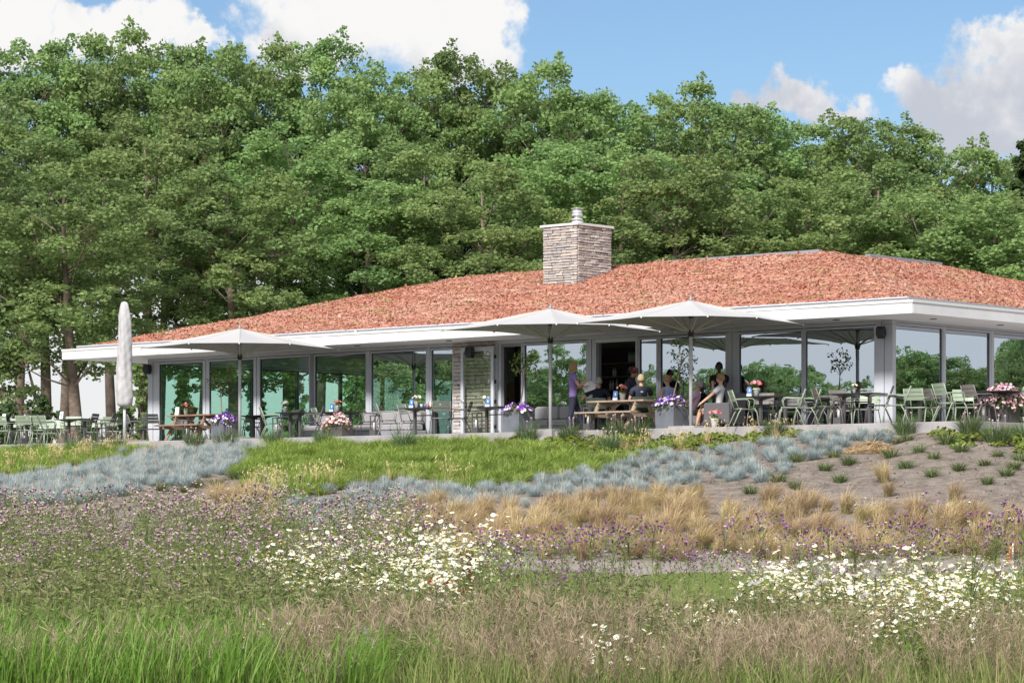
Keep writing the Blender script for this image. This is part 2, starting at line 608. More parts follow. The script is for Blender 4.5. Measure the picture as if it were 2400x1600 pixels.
def part(name, mb, m, parent=None): return mb.build(name, m, PV if parent is None else parent)


ZG0, ZG1, ZH, ZS = 0.07, 2.53, 2.60, 2.70
# floor, ceiling, core
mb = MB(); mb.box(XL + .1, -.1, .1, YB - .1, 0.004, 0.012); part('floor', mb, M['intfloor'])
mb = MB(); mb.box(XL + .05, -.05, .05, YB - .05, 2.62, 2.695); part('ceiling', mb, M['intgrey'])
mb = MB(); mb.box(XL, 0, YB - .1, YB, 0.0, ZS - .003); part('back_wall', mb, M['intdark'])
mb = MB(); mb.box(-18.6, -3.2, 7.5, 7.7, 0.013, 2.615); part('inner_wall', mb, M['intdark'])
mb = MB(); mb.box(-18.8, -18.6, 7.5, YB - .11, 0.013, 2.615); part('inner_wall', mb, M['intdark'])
# brown panelling and ochre cabinet seen through the left open door
x0, x1 = fx(1150, 3.6), fx(1232, 3.6)
mb = MB(); mb.box(x0, x1, 3.6, 3.7, 0.013, 1.72); part('wood_panel', mb, M['intwood'])
mb = MB(); mb.box(x0, x1, 3.55, 3.7, 1.722, 2.3); part('wall_panel', mb, M['intgrey'])
mb = MB(); mb.box(fx(1170, 1.6), fx(1189, 1.6), 1.6, 2.1, 0.013, 0.74, 0, .01); part('cabinet', mb, M['ochre'])
mb = MB(); mb.box(fx(1206, 1.2), fx(1213, 1.2), 1.2, 1.28, 0.013, 2.6); part('column', mb, M['black'])
# dark bar wall behind the right open door
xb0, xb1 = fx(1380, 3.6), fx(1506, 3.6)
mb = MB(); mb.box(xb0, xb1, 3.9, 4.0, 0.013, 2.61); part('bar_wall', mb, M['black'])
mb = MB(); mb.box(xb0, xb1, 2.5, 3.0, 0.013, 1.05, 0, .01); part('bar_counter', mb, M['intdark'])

# --- front: windows, posts, header
WIN = [(373, 475), (490, 594), (609, 724), (738, 857), (870, 998), (1011, 1060), (1229, 1373), (1499, 1538), (1548, 1700), (1732, 1878), (1888, 2049)]


def window(horizontal, a0, a1, z0=ZG0, z1=ZG1, c=0.0, fw=0.055, glass=None):
    """framed pane; on the front a runs along x at y = c, on the ends along y at x = c"""
    def bx(mb, u0, u1, v0, v1, t0, t1, mi=0, bev=0.0):
        if horizontal: mb.box(u0, u1, c + t0, c + t1, v0, v1, mi, bev)
        else: mb.box(c - t1, c - t0, u0, u1, v0, v1, mi, bev)
    mb = MB()
    bx(mb, a0 - fw, a0, z0 - fw, z1 + fw, 0.0, 0.09); bx(mb, a1, a1 + fw, z0 - fw, z1 + fw, 0.0, 0.09)
    bx(mb, a0, a1, z0 - fw, z0, 0.002, 0.088); bx(mb, a0, a1, z1, z1 + fw, 0.002, 0.088)
    e = 0.012
    bx(mb, a0, a0 + e, z0, z1, 0.035, 0.06, 1); bx(mb, a1 - e, a1, z0, z1, 0.035, 0.06, 1)
    bx(mb, a0 + e, a1 - e, z0, z0 + e, 0.036, 0.059, 1); bx(mb, a0 + e, a1 - e, z1 - e, z1, 0.036, 0.059, 1)
    fr = part('window', mb, [M['alu'], M['seal']])
    p = MB()
    if horizontal: p.add([(a0 + e, c + .047, z0 + e), (a1 - e, c + .047, z0 + e), (a1 - e, c + .047, z1 - e), (a0 + e, c + .047, z1 - e)], [(0, 1, 2, 3)])
    else:
        X_ = c - .047
        vs = [(X_, a0 + e, z0 + e), (X_, a1 - e, z0 + e), (X_, a1 - e, z1 - e), (X_, a0 + e, z1 - e)]
        p.add(vs, [(0, 1, 2, 3)] if c > -1 else [(3, 2, 1, 0)])
    part('pane', p, glass or M['glass'], fr)
    return fr


for (p0, p1) in WIN: window(True, fx(p0), fx(p1), glass=M['glass'] if p0 > 860 else M['glasssee'])
gaps = [(349, 373), (475, 490), (594, 609), (724, 738), (857, 870), (998, 1011), (1060, 1063), (1161, 1174), (1222, 1229), (1373, 1397), (1490, 1499), (1538, 1548), (1700, 1732), (1878, 1888), (2049, 2100)]
for (p0, p1) in gaps:
    a0, a1 = fx(p0), fx(p1)
    if p0 == 349: a0 = XL - 0.02
    if p1 == 2100: a1 = 0.02
    i0 = 0.057 if any(abs(p0 - w1) < 1 for _, w1 in WIN) else 0.0
    i1 = 0.057 if any(abs(p1 - w0) < 1 for w0, _ in WIN) else 0.0
    a0 += i0; a1 -= i1
    if a1 - a0 < 0.012: continue
    mb = MB()
    if a1 - a0 > 0.16:                         # wide posts carry a dark joint
        k = (a1 - a0)
        n = 2 if k < 0.6 else 4
        for i in range(n):
            s0 = a0 + k * i / n + (0.008 if i else 0); s1 = a0 + k * (i + 1) / n - (0.008 if i < n - 1 else 0)
            mb.box(s0, s1, -0.012 + 0.012 * (i % 2), 0.13, 0.0, ZH - 0.002)
        mb.box(a0 + .02, a1 - .02, 0.03, 0.12, 0.002, ZH - 0.006, 1)
        part('post', mb, [M['alu'], M['seal']])
    else:
        mb.box(a0, a1, -0.015, 0.12, 0.0, ZH - 0.002); part('mullion', mb, M['alu'] if p0 not in (724, 475) else M['alud'])
# header and its dark joint
mb = MB()
mb.box(XL - .02, .02, -.02, .14, ZH + .004, ZS - .004)
mb.box(XL - .02, .02, .01, .12, ZH - .001, ZH + .003, 1)
part('header', mb, [M['alu'], M['seal']])
# end walls
ys = [(px_ - 1200) / F for px_ in (2100, 2209, 2217, 2320, 2330)]
yf = lambda q: (q * W0[1] - W0[0]) / (EY[0] - q * EY[1])
yr = [yf(q) for q in ys]
wr = [(yr[0], yr[1]), (yr[2], yr[3])]
y = yr[4]
while y < YB - 1.8:
    wr.append((y, y + 1.62)); y += 1.62 + 0.19
for a0, a1 in wr: window(False, a0, a1, c=0.0, z1=ZG1 + 0.05)
for (a0, a1), (b0, b1) in zip(wr[:-1], wr[1:]):
    mb = MB(); mb.box(-.13, .012, a1 + .057, b0 - .057, 0, ZH + .047) if b0 - a1 > .14 else None
    if mb.v: part('mullion', mb, M['alu'])
mb = MB(); mb.box(-.14, .02, .14, YB, ZH + .05, ZS - .004); part('header', mb, M['alu'])
yl = 0.35
while yl < YB - 2.2:
    window(False, yl, yl + 1.9, c=XL + .14, glass=M['glasssee']); yl += 2.02
mb = MB(); mb.box(XL - .02, XL + .14, .14, YB, ZH, ZS - .004); part('header', mb, M['alu'])

# --- soffit, lights, fascia panels, coping, gutter
mb = MB()
mb.box(EX0 + .03, EX1 - .03, EY0 + .03, -.03, ZS, ZS + .03)
mb.box(.03, EX1 - .03, -.03, EY1 - .03, ZS, ZS + .03)
mb.box(EX0 + .03, XL - .03, -.03, EY1 - .03, ZS, ZS + .03)
mb.box(XL - .03, .03, YB + .03, EY1 - .03, ZS, ZS + .03)
part('soffit', mb, M['soffit'])
me = MB().lathe([(0.085, -0.012), (0.10, 0.0)], 12).mesh('soffit_light', [M['black']])
for px_ in (640, 838, 1052, 1330, 1525, 1660, 1790, 1960): mobj('soffit_light', me, PV, (fx(px_, -0.95), -0.95, ZS - .001))
for yy in (0.4, 3.5, 6.5): mobj('soffit_light', me, PV, (0.95, yy, ZS - .001))
def run(a0, a1, n):
    st = (a1 - a0) / n
    return [(a0 + i * st, a0 + (i + 1) * st) for i in range(n)]
for a0, a1 in run(EX0, EX1, 13):
    mb = MB(); mb.box(a0 + .007, a1 - .007, EY0, EY0 + .025, ZS - .012, 2.94); part('fascia_panel', mb, M['white'])
for a0, a1 in run(EY0 + .03, EY1, 10):
    mb = MB(); mb.box(EX1 - .025, EX1, a0 + .007, a1 - .007, ZS - .012, 2.94); part('fascia_panel', mb, M['white'])
    mb = MB(); mb.box(EX0, EX0 + .025, a0 + .007, a1 - .007, ZS - .012, 2.94); part('fascia_panel', mb, M['white'])
mb = MB()
for (a, b, c, d) in ((EX0 + .03, EX1 - .03, EY0 + .03, EY0 + .3), (EX1 - .3, EX1 - .03, EY0 + .3, EY1 - .3), (EX0 + .03, EX0 + .3, EY0 + .3, EY1 - .3), (EX0 + .03, EX1 - .03, EY1 - .3, EY1 - .03)):
    mb.box(a, b, c, d, ZS + .032, 2.935)
part('roof_edge', mb, M['soffit'])
mb = MB()
mb.box(EX0 - .02, EX1 + .02, EY0 - .02, EY0 + .32, 2.942, 3.01, 0, .006)
mb.box(EX1 - .32, EX1 + .02, EY0 + .32, EY1, 2.943, 3.009, 0, .006)
mb.box(EX0 - .02, EX0 + .32, EY0 + .32, EY1, 2.943, 3.009, 0, .006)
part('coping', mb, M['coping'])
mb = MB()
SX0, SX1, SY0, SY1 = EX0 + .42, EX1 - .42, EY0 + .42, EY1 - .42
for (a, b, c, d) in ((SX0 - .1, SX1 + .1, SY0 - .1, SY0 + .06), (SX1 - .06, SX1 + .1, SY0 + .06, SY1), (SX0 - .1, SX0 + .06, SY0 + .06, SY1)):
    mb.box(a, b, c, d, 3.012, 3.115)
gut = part('gutter', mb, M['gutter'])
mb = MB()
for a0, a1 in run(SX0 - .1, SX1 + .1, 26): mb.box(a0 + .02, a1 - .03, SY0 - .125, SY0 - .102, 3.085, 3.118, 0)
part('gutter_rail', mb, M['alu'])
for px_ in (842, 1460):
    mb = MB(); mb.box(fx(px_, SY0) - .03, fx(px_, SY0) + .03, SY0 - .16, SY0 - .128, 3.012, 3.12); part('gutter_bracket', mb, M['coping'])

# --- sedum roof
KR, SL = 8.4, 0.262


def zroof(x, y):
    d = np.minimum(np.minimum(x - SX0, SX1 - x), np.minimum(y - SY0, SY1 - y))
    dd = np.clip(d, 0, KR)
    z = 3.08 + dd * SL
    z = z + 0.05 * smooth(4.0, 8.4, d) * smooth(-7, -12, x)
    return z + 0.022 * np.sin(x * 3.1 + y) * np.sin(y * 3.7 - x * 1.2)


rx = np.linspace(SX0, SX1, 130); ry = np.linspace(SY0, SY1, 96)
X, Y = np.meshgrid(rx, ry)
Zr = zroof(X, Y) + (R.rand(*X.shape) - .5) * 0.03
nx = len(rx)
ii = (np.arange(len(ry) - 1)[:, None] * nx + np.arange(nx - 1)[None, :]).ravel()
mobj('roof', np_mesh('roof', np.stack([X, Y, Zr], -1), np.stack([ii, ii + 1, ii + nx + 1, ii + nx], 1), mats=[M['sedumbase']]), PV)
# plants of the sedum mat
M['sedum'] = leafmat('sedum_leaf', [(0.0, (0.17, 0.085, 0.05)), (0.14, (0.28, 0.110, 0.07)), (0.34, (0.40, 0.155, 0.112)), (0.55, (0.46, 0.215, 0.162)), (0.74, (0.51, 0.30, 0.24)), (0.88, (0.56, 0.39, 0.33)), (0.95, (0.38, 0.30, 0.13)), (1.0, (0.29, 0.26, 0.10))], 0.12, 0.8)
n = 170000
sx = R.uniform(SX0 + .02, SX1 - .02, n); sy = SY0 + .03 + (R.rand(n) ** 1.25) * 15.0
d = np.minimum(np.minimum(sx - SX0, SX1 - sx), sy - SY0)
k = d < KR + 0.4
sx, sy = sx[k], sy[k]
n = len(sx)
sz = zroof(sx, sy)
def fbm(x, y, s):
    return (np.sin(x * 1.3 * s + 2 * np.sin(y * .9 * s)) + np.sin(y * 1.7 * s + 1.6 * np.sin(x * 1.1 * s + 1)) + .6 * np.sin((x + y) * 2.9 * s + 1.3 * np.sin(y * 3.3 * s)) + .5 * np.sin((x * 1.4 - y) * 4.7 * s)) / 3.1
streak = fbm(sx * 0.8, sy * 2.6, 2.2)
patch = fbm(sx, sy, 0.55)
tone = np.clip(0.54 + 0.20 * streak + 0.15 * patch + R.normal(0, .085, n) + .3 * (R.rand(n) > .985), 0, 1)
weedy = (fbm(sx * 1.3 + 4, sy * 1.9 - 2, 1.15) + R.normal(0, .22, n)) > .62
tone = np.where(weedy, np.where(R.rand(n) < .5, R.uniform(.92, 1, n), R.uniform(.08, .26, n)), tone)
ht = 0.022 + 0.035 * R.rand(n) + 0.06 * (R.rand(n) > .96)
wd = 0.022 + 0.036 * R.rand(n)
vs = np.zeros((n, 8, 3)); keepup = R.rand(n) < .07
for j in range(2):
    a = R.rand(n) * math.pi
    ca, sa = np.cos(a) * wd, np.sin(a) * wd
    tl = (R.rand(n) - .5) * .08
    vs[:, j * 4 + 0] = np.stack([sx - ca, sy - sa, sz - .01], 1)
    vs[:, j * 4 + 1] = np.stack([sx + ca, sy + sa, sz - .01], 1)
    if j == 0:                       # a low rosette lying on the mat
        px_, py_ = -np.sin(a) * wd * .9, np.cos(a) * wd * .9
        t1, t2 = R.normal(0, .007, n), R.normal(0, .007, n)
        vs[:, 0] = np.stack([sx - ca, sy - sa, zroof(sx - ca, sy - sa) + .020 + t1], 1)
        vs[:, 1] = np.stack([sx - px_, sy - py_, zroof(sx - px_, sy - py_) + .020 + t2], 1)
        vs[:, 2] = np.stack([sx + ca, sy + sa, zroof(sx + ca, sy + sa) + .022 - t1], 1)
        vs[:, 3] = np.stack([sx + px_, sy + py_, zroof(sx + px_, sy + py_) + .022 - t2], 1)
        continue
    vs[:, j * 4 + 2] = np.stack([sx + ca * .5 + tl, sy + sa * .5 - tl - .03, sz + ht * 1.2], 1)
    vs[:, j * 4 + 3] = np.stack([sx - ca * .5 + tl, sy - sa * .5 - tl - .03, sz + ht * R.uniform(.6, 1, n)], 1)
vs = np.concatenate([vs[:, :4].reshape(-1, 3), vs[keepup, 4:].reshape(-1, 3)])
q = np.arange(len(vs)).reshape(-1, 4)
sd = mobj('sedum', np_mesh('sedum', vs, q, mats=[M['sedum']], rnd=np.concatenate([tone, tone[keepup]])), PV)
sd['kind'] = 'stuff'
mb = MB()
IX0, IX1, IY0 = SX0 + KR, SX1 - KR, SY0 + KR
mb.box(IX1 - 5.6, IX1 - .15, IY0 - .05, IY0 + .12, 5.24, 5.36); mb.box(IX1 - .12, IX1 + .05, IY0 + 2.2, IY0 + 6.0, 5.24, 5.37)
part('ridge_flashing', mb, M['alud'])

# --- stone: shared pieces, one object each
SM = []
for k in range(4):
    mb = MB(); mb.box(-.5, .5, -.5, .5, -.5, .5, 0, .11)
    for i, p in enumerate(mb.v):
        mb.v[i] = tuple(c + (random.random() - .5) * .10 for c in p)
    SM.append(mb.mesh('stone', [M['stone']]))
joined = []


def stone_face(parent, axis_, fixed, a0, a1, zlo, ztop, hmin, hmax, wmin, wmax, budget, corner=False):
    """courses of ledge stone on one face; zlo(a) is where the face starts"""
    z = ztop
    items = []
    while True:
        h = random.uniform(hmin, hmax)
        z -= h
        a = a0 + random.uniform(-.03, 0) * 0
        any_ = False
        while a < a1 - .01:
            w_ = min(random.uniform(wmin, wmax), a1 - a)
            if a1 - a - w_ < wmin * .5: w_ = a1 - a
            hh, zz = h, z
            if z + h > zlo(a + w_ / 2) - .06:
                any_ = True
                items.append((a, w_, z, h))
            a += w_
        if not any_ and z < zlo((a0 + a1) / 2) - .4: break
        if z < -5: break
    items.sort(key=lambda t: -t[1] * t[3])
    for i, (a, w_, z, h) in enumerate(items):
        dpt = random.uniform(.07, .12)
        jit = random.uniform(-.006, .006)
        cz = z + h / 2 + jit
        ca = a + w_ / 2
        out = random.uniform(0, .022)
        sc = (w_ - .010, dpt, h - .011)
        if axis_ == 'x': loc, rz = (ca, fixed - out, cz), 0
        else: loc, rz = (fixed + out, ca, cz), math.pi / 2
        rot = (0, random.uniform(-.025, .025), rz)
        me = random.choice(SM)
        if i < budget: mobj('stone', me, parent, loc, rot, sc)
        else: joined.append((parent, me, Matrix.LocRotScale(Vector(loc), Euler(rot), Vector(sc))))


def join_rest():
    by = {}
    for p, me, mx in joined: by.setdefault(p, []).append((me, mx))
    for p, lst in by.items():
        mb = MB()
        for me, mx in lst:
            mb.add([mx @ v.co for v in me.vertices], [tuple(f.vertices) for f in me.polygons])
        o = mb.build('stone_infill', [M['stone']], p); o['kind'] = 'stuff'
    joined.clear()


# chimney
CY = 4.4; CX = fx(1353, CY)
cw, cdp = 1.28, 1.50
CT = 6.30
mb = MB(); mb.box(CX - cw, CX, CY, CY + cdp, 3.6, CT)
chim = part('chimney', mb, M['mortar'])
zl = lambda x, y: float(zroof(np.array(x), np.array(y)))
stone_face(chim, 'x', CY, CX - cw, CX + .03, lambda a: zl(a, CY), CT, .055, .10, .13, .42, 120)
stone_face(chim, 'y', CX, CY + .0, CY + cdp, lambda a: zl(CX, a), CT, .055, .10, .13, .42, 110)
mb = MB(); mb.box(CX - cw - .09, CX + .10, CY - .10, CY + cdp + .08, CT + .003, CT + .075, 0, .008); part('chimney_cap', mb, M['coping'], chim)
mb = MB()
mb.lathe([(.17, 0), (.17, .13), (.11, .16)], 14, (CX - .64, CY + .75, CT + .076))
mb.lathe([(.10, .16), (.10, .5)], 14, (CX - .64, CY + .75, CT + .076))
for zz in (.17, .30): mb.lathe([(.165, zz), (.175, zz + .02), (.165, zz + .05)], 14, (CX - .64, CY + .75, CT + .076))
mb.lathe([(.15, .34), (.15, .47)], 14, (CX - .64, CY + .75, CT + .076))
mb.lathe([(.19, .50), (.19, .515)], 14, (CX - .64, CY + .75, CT + .076))
part('flue', mb, M['steel'], chim)
# pier
pa, pb = fx(1063.5), fx(1160.5)
mb = MB(); mb.box(pa, pb, .0, .5, 0, 2.68)
pier = part('stone_pier', mb, M['mortar'])
stone_face(pier, 'x', 0.0, pa, pb, lambda a: 0.0, 2.68, .08, .13, .16, .46, 70)
join_rest()

# open glass door folded back against the pier
da, db = fx(1081, -.24), fx(1158, -.24)
mb = MB()
mb.box(da, da + .10, -.27, -.21, .02, 2.53); mb.box(db - .10, db, -.27, -.21, .02, 2.53)
mb.box(da + .10, db - .10, -.268, -.212, .02, .14); mb.box(da + .10, db - .10, -.268, -.212, 2.42, 2.53)
door = part('door', mb, M['alu'])
p = MB(); p.add([(da + .1, -.24, .14), (db - .1, -.24, .14), (db - .1, -.24, 2.42), (da + .1, -.24, 2.42)], [(0, 1, 2, 3)])
part('pane', p, M['glassclear'], door)
mb = MB(); mb.tube([(da + .05, -.27, 1.05), (da + .05, -.33, 1.05), (da + .19, -.33, 1.05)], .012); part('handle', mb, M['steel'], door)
for zz in (.25, .95, 1.5, 2.2):
    mb = MB(); mb.box(db + .004, db + .05, -.25, -.2, zz, zz + .1); part('hinge', mb, M['black'], door)
# sliding door leaf parked in front of the bar opening's left jamb
a0, a1 = fx(1391, -.03), fx(1397, -.03)
mb = MB(); mb.box(a0, a1, .15, .20, .02, 2.58); part('sliding_door_edge', mb, M['alud'])
mb = MB(); mb.box(fx(1397), fx(1490), .0, .12, 2.50, ZH - .002); part('door_head', mb, M['coping'])
mb = MB(); mb.box(fx(1174), fx(1222), .0, .12, 2.52, ZH - .002); part('door_head', mb, M['alud'])

# ================================================================== plants: building blocks
def ribbon(p0, az, h, reach, wd, segs=3, droop=0.0, face=None, pw=1.5, tipw=0.12, R_=R):
    """n curved blades -> verts (n, 2*(segs+1), 3), along-blade value (n, 2*(segs+1)), quads per blade"""
    n = len(p0)
    t = np.linspace(0, 1, segs + 1)[None, :]
    h = np.broadcast_to(h, (n,))[:, None]; reach = np.broadcast_to(reach, (n,))[:, None]
    droop = np.broadcast_to(droop, (n,))[:, None]; wd = np.broadcast_to(wd, (n,))[:, None]
    rr = reach * t ** pw
    zz = h * (t - droop * t ** 3)
    cx = p0[:, 0:1] + np.cos(az)[:, None] * rr
    cy = p0[:, 1:2] + np.sin(az)[:, None] * rr
    cz = p0[:, 2:3] + zz
    fa = (az + math.pi / 2 if face is None else face)[:, None]
    w_ = wd * (1 - (1 - tipw) * t ** 1.3) * 0.5
    wx_, wy_ = np.cos(fa) * w_, np.sin(fa) * w_
    v = np.stack([np.stack([cx - wx_, cy - wy_, cz], -1), np.stack([cx + wx_, cy + wy_, cz], -1)], 2).reshape(n, -1, 3)
    ln = np.repeat(np.broadcast_to(t, (n, segs + 1)), 2, axis=1)
    q = np.array([[2 * i, 2 * i + 1, 2 * i + 3, 2 * i + 2] for i in range(segs)])
    return v, ln, q


class Soup:
    """quads gathered from many generators; every face knows its material slot and its shade"""
    def __init__(s): s.v = []; s.l = []; s.q = []; s.r = []; s.m = []; s.n = 0
    def add(s, v, ln, q, rnd, mi=0):
        """v (n,k,3); ln (n,k); q (f,4) local; rnd (n,) or (n,f)"""
        n, k = v.shape[:2]
        f = len(q)
        s.v.append(v.reshape(-1, 3)); s.l.append(np.broadcast_to(ln, (n, k)).reshape(-1))
        s.q.append((q[None] + (np.arange(n) * k)[:, None, None]).reshape(-1, 4) + s.n)
        rnd = np.asarray(rnd, float)
        s.r.append((np.repeat(rnd, f) if rnd.ndim == 1 else rnd.reshape(-1)))
        s.m.append(np.full(n * f, mi)); s.n += n * k
    def quads(s, c, u, w_, rnd, mi=0, ln=0.5):
        """flat leaves: centre c, half axes u, w_ (n,3); diamond-ended"""
        v = np.stack([c - u, c - u * .1 + w_, c + u, c - u * .1 - w_], 1)
        s.add(v, np.full((len(c), 4), ln), np.array([[0, 1, 2, 3]]), rnd, mi)
    def arrays(s):
        return (np.concatenate(s.v), np.concatenate(s.l), np.concatenate(s.q), np.concatenate(s.r), np.concatenate(s.m))
    def mesh(s, name, mats):
        v, l, q, r, m = s.arrays()
        return np_mesh(name, v, q, mats=mats, fm=m, rnd=r, ln=l)


def unit(v): return v / np.maximum(np.linalg.norm(v, axis=-1, keepdims=True), 1e-9)


def rdir(n):
    return unit(R.normal(size=(n, 3)))


def bake(name, variants, pos, rz, sc, mats, shade=None, kind='stuff', label=None):
    """many copies of a few plants as one mesh"""
    V_, L_, Q_, R_, M_ = [], [], [], [], []
    off = 0
    which = R.randint(len(variants), size=len(pos))
    shade = np.zeros(len(pos)) if shade is None else shade
    for k, va in enumerate(variants):
        v, l, q, r, m = va.arrays()
        ids = np.where(which == k)[0]
        if not len(ids): continue
        c, s_ = np.cos(rz[ids]), np.sin(rz[ids])
        vv = v[None] * sc[ids][:, None, None]
        x = vv[..., 0] * c[:, None] - vv[..., 1] * s_[:, None] + pos[ids, 0:1]
        y = vv[..., 0] * s_[:, None] + vv[..., 1] * c[:, None] + pos[ids, 1:2]
        z = vv[..., 2] + pos[ids, 2:3]
        V_.append(np.stack([x, y, z], -1).reshape(-1, 3)); L_.append(np.tile(l, len(ids)))
        Q_.append((q[None] + (np.arange(len(ids)) * len(v))[:, None, None]).reshape(-1, 4) + off)
        R_.append(np.clip(r[None] + shade[ids][:, None], 0, 1).reshape(-1)); M_.append(np.tile(m, len(ids)))
        off += len(v) * len(ids)
    me = np_mesh(name, np.concatenate(V_), np.concatenate(Q_), mats=mats, fm=np.concatenate(M_), rnd=np.concatenate(R_), ln=np.concatenate(L_))
    o = mobj(name, me)
    return tag(o, label, kind=kind)


# ================================================================== trees
M['bark'] = mat('bark', (0.15, 0.115, 0.09), 0.9, 0.35, 5, bump=0.6, bscale=14)
M['leaf'] = leafmat('poplar_leaf', [(0.0, (0.150, 0.235, 0.100)), (0.35, (0.218, 0.328, 0.125)), (0.65, (0.268, 0.385, 0.142)), (0.88, (0.325, 0.430, 0.160)), (1.0, (0.37, 0.43, 0.18))], 0.5, 0.5)
M['leafdark'] = leafmat('dark_leaf', [(0.0, (0.030, 0.058, 0.022)), (0.5, (0.055, 0.095, 0.030)), (1.0, (0.095, 0.140, 0.045))], 0.25, 0.6)


def clump_leaves(sp, c, r, n, size, tone, flat=0.95, mi=0, up=0.18):
    """a bough end: leaves in the shell of a flattened ball, tilted outward and up"""
    d = rdir(n)
    d[:, 2] = np.where(d[:, 2] < -0.55, -d[:, 2] * .6, d[:, 2])
    rad_ = r * (0.35 + 0.65 * R.rand(n) ** 0.6) * (1 + 0.22 * np.sin(d[:, 0] * 5 + c[0]) * np.sin(d[:, 1] * 6 + c[1] * 2))
    p = c + d * rad_[:, None] * np.array([1, 1, flat])
    nrm = unit(d + np.array([0, 0, up]) + R.normal(0, 1.4, (n, 3)))
    u = unit(np.cross(nrm, rdir(n)))
    w_ = np.cross(nrm, u)
    s_ = size * R.uniform(.65, 1.25, n)[:, None]
    sp.quads(p, u * s_ * .62, w_ * s_ * .5, np.clip(tone + R.normal(0, .16, n), 0, 1), mi)


def make_tree(seed, H=18.0, base=0.29, rmax=3.4, nb=25, leaves=112, size=0.132):
    """trunk, limbs and rounded boughs, each bough a dome of smaller leaf clumps with gaps between"""
    global R
    R = np.random.RandomState(seed)
    rng = random.Random(seed)
    tk = MB(); cr = Soup()
    tp = []
    for i in range(9):
        t = i / 8
        tp.append(Vector((.22 * math.sin(seed + 3.1 * t), .22 * math.cos(seed * 2 + 2.7 * t), H * .93 * t - .25)))
    tk.tube(tp, [0.27 * (1 - .88 * (i / 8) ** .8) + (.08 if i == 0 else 0) for i in range(9)], 8)
    def trunk_at(z):
        f = max(0, min(7.999, (z + .25) / (H * .93) * 8)); i = int(f)
        return tp[i].lerp(tp[i + 1], f - i)
    def env(t):
        return rmax * math.sqrt(max(.02, 1 - ((t - .64) / (.37 if t > .64 else .50)) ** 2))
    for k in range(nb):
        t = base + (.955 - base) * ((k + rng.random() * .8) / nb) ** 0.92
        ang = k * 2.39996 + rng.uniform(-.4, .4)
        rb = rng.uniform(1.0, 1.75) * (1.0 if t < .8 else .8)
        rr = max(.1, env(t) - rb * .55) * (0.55 + 0.45 * rng.random() ** .5)
        z = t * H
        q0 = trunk_at(min(z, H * .9))
        c = Vector((math.cos(ang) * rr + q0.x, math.sin(ang) * rr + q0.y, z))
        tone = rng.gauss(.47, .10)
        ns = int(9 * (rb / 1.35) ** 2) + 3
        za = max(base * H * .82, z - rng.uniform(1.0, 2.6) - rr * .45)
        a = trunk_at(za)
        mid = a.lerp(c, .55) + Vector((rng.uniform(-.25, .25), rng.uniform(-.25, .25), -.12 * rr))
        b0 = 0.060 * (1 - .6 * t) + .014
        tk.tube([a, mid, c], [b0, b0 * .65, b0 * .3], 5, cap=False)
        for s_ in range(ns):
            d = Vector((rng.gauss(0, 1), rng.gauss(0, 1), rng.gauss(.2, 1.0))).normalized()
            e = c + Vector((d.x * rb, d.y * rb, d.z * rb * 1.05)) * rng.uniform(.55, 1.0)
            r = rng.uniform(.36, .66)
            clump_leaves(cr, np.array(e), r, int(leaves * (r / .5) ** 2), size, tone + rng.gauss(0, .07) + .05 * d.z)
            if s_ % 2 == 0: tk.tube([mid.lerp(c, .75), e], [b0 * .28, .006], 4, cap=False)
        if t > .74 and rng.random() < .7:       # shoots that break the outline
            q = np.array(c) + np.array([rng.uniform(-.7, .7), rng.uniform(-.7, .7), rb * .75])
            for s_ in range(3): clump_leaves(cr, q + np.array([rng.uniform(-.1, .1), rng.uniform(-.1, .1), s_ * .26]), .30 - .05 * s_, 17, size * 1.1, tone, 1.2)
    return tk.mesh('trunk', [M['bark']]), cr.mesh('crown', [M['leaf']])


TV = [make_tree(11, 18, .28, 3.5), make_tree(23, 18, .33, 3.2), make_tree(37, 18, .26, 3.7, 26), make_tree(51, 18, .30, 3.4), make_tree(68, 18, .28, 3.6)]
TB = [make_tree(81, 18, .46, 3.5, 22), make_tree(95, 18, .50, 3.3, 21), make_tree(107, 18, .44, 3.6, 23)]
R = np.random.RandomState(99)


def plant_tree(px, Y_, top, var, rz, label, wide=1.0, group='tall poplars behind the pavilion', TV=TV):
    x = (px - 1200) / F * Y_
    z0 = float(gz(x, Y_))
    h = E + (HOR - top) / F * Y_ - z0
    t = empty('poplar_tree', (x, Y_, z0), rz, label, 'tree', group)
    s_ = h / 18.2
    for nm, me in zip(('trunk', 'crown'), TV[var]): mobj(nm, me, t, (0, 0, 0), (0, 0, 0), (wide, wide, s_))
    return t


BACK = [(45, 92), (150, 128), (262, 68), (372, 112), (470, 82), (605, 108), (745, 96), (850, 150), (985, 195), (1060, 128), (1195, 132), (1290, 158), (1385, 222), (1500, 208), (1650, 204), (1757, 240), (1860, 280), (1955, 300), (2065, 268), (2215, 298), (2320, 348), (2470, 430)]
wher = ['at the far left edge', 'second from the left edge', 'with the highest tip at the left', 'between the closed and the left open parasol', 'above the left end of the roof', 'above the left open parasol', 'under the big white cloud', 'right of the big white cloud', 'in the treetop dip left of the chimney', 'left of the chimney with a round top', 'straight behind the chimney, tallest there', 'right behind the chimney', 'tipped by blue sky right of the chimney', 'above the middle open parasol', 'above the right open parasol', 'between the right parasol and the small cloud', 'under the small round cloud', 'right of the small round cloud', 'with the pointed top above the roof peak', 'under the right hand cloud', 'low one at the right end of the row', 'at the far right edge']
for i, ((px_, top), wd_) in enumerate(zip(BACK, wher)):
    plant_tree(px_, 121 + (i * 37 % 7) - 3, top, i % 3, i * 1.9, 'tall green poplar of the back row ' + wd_, 1.02, TV=TB)
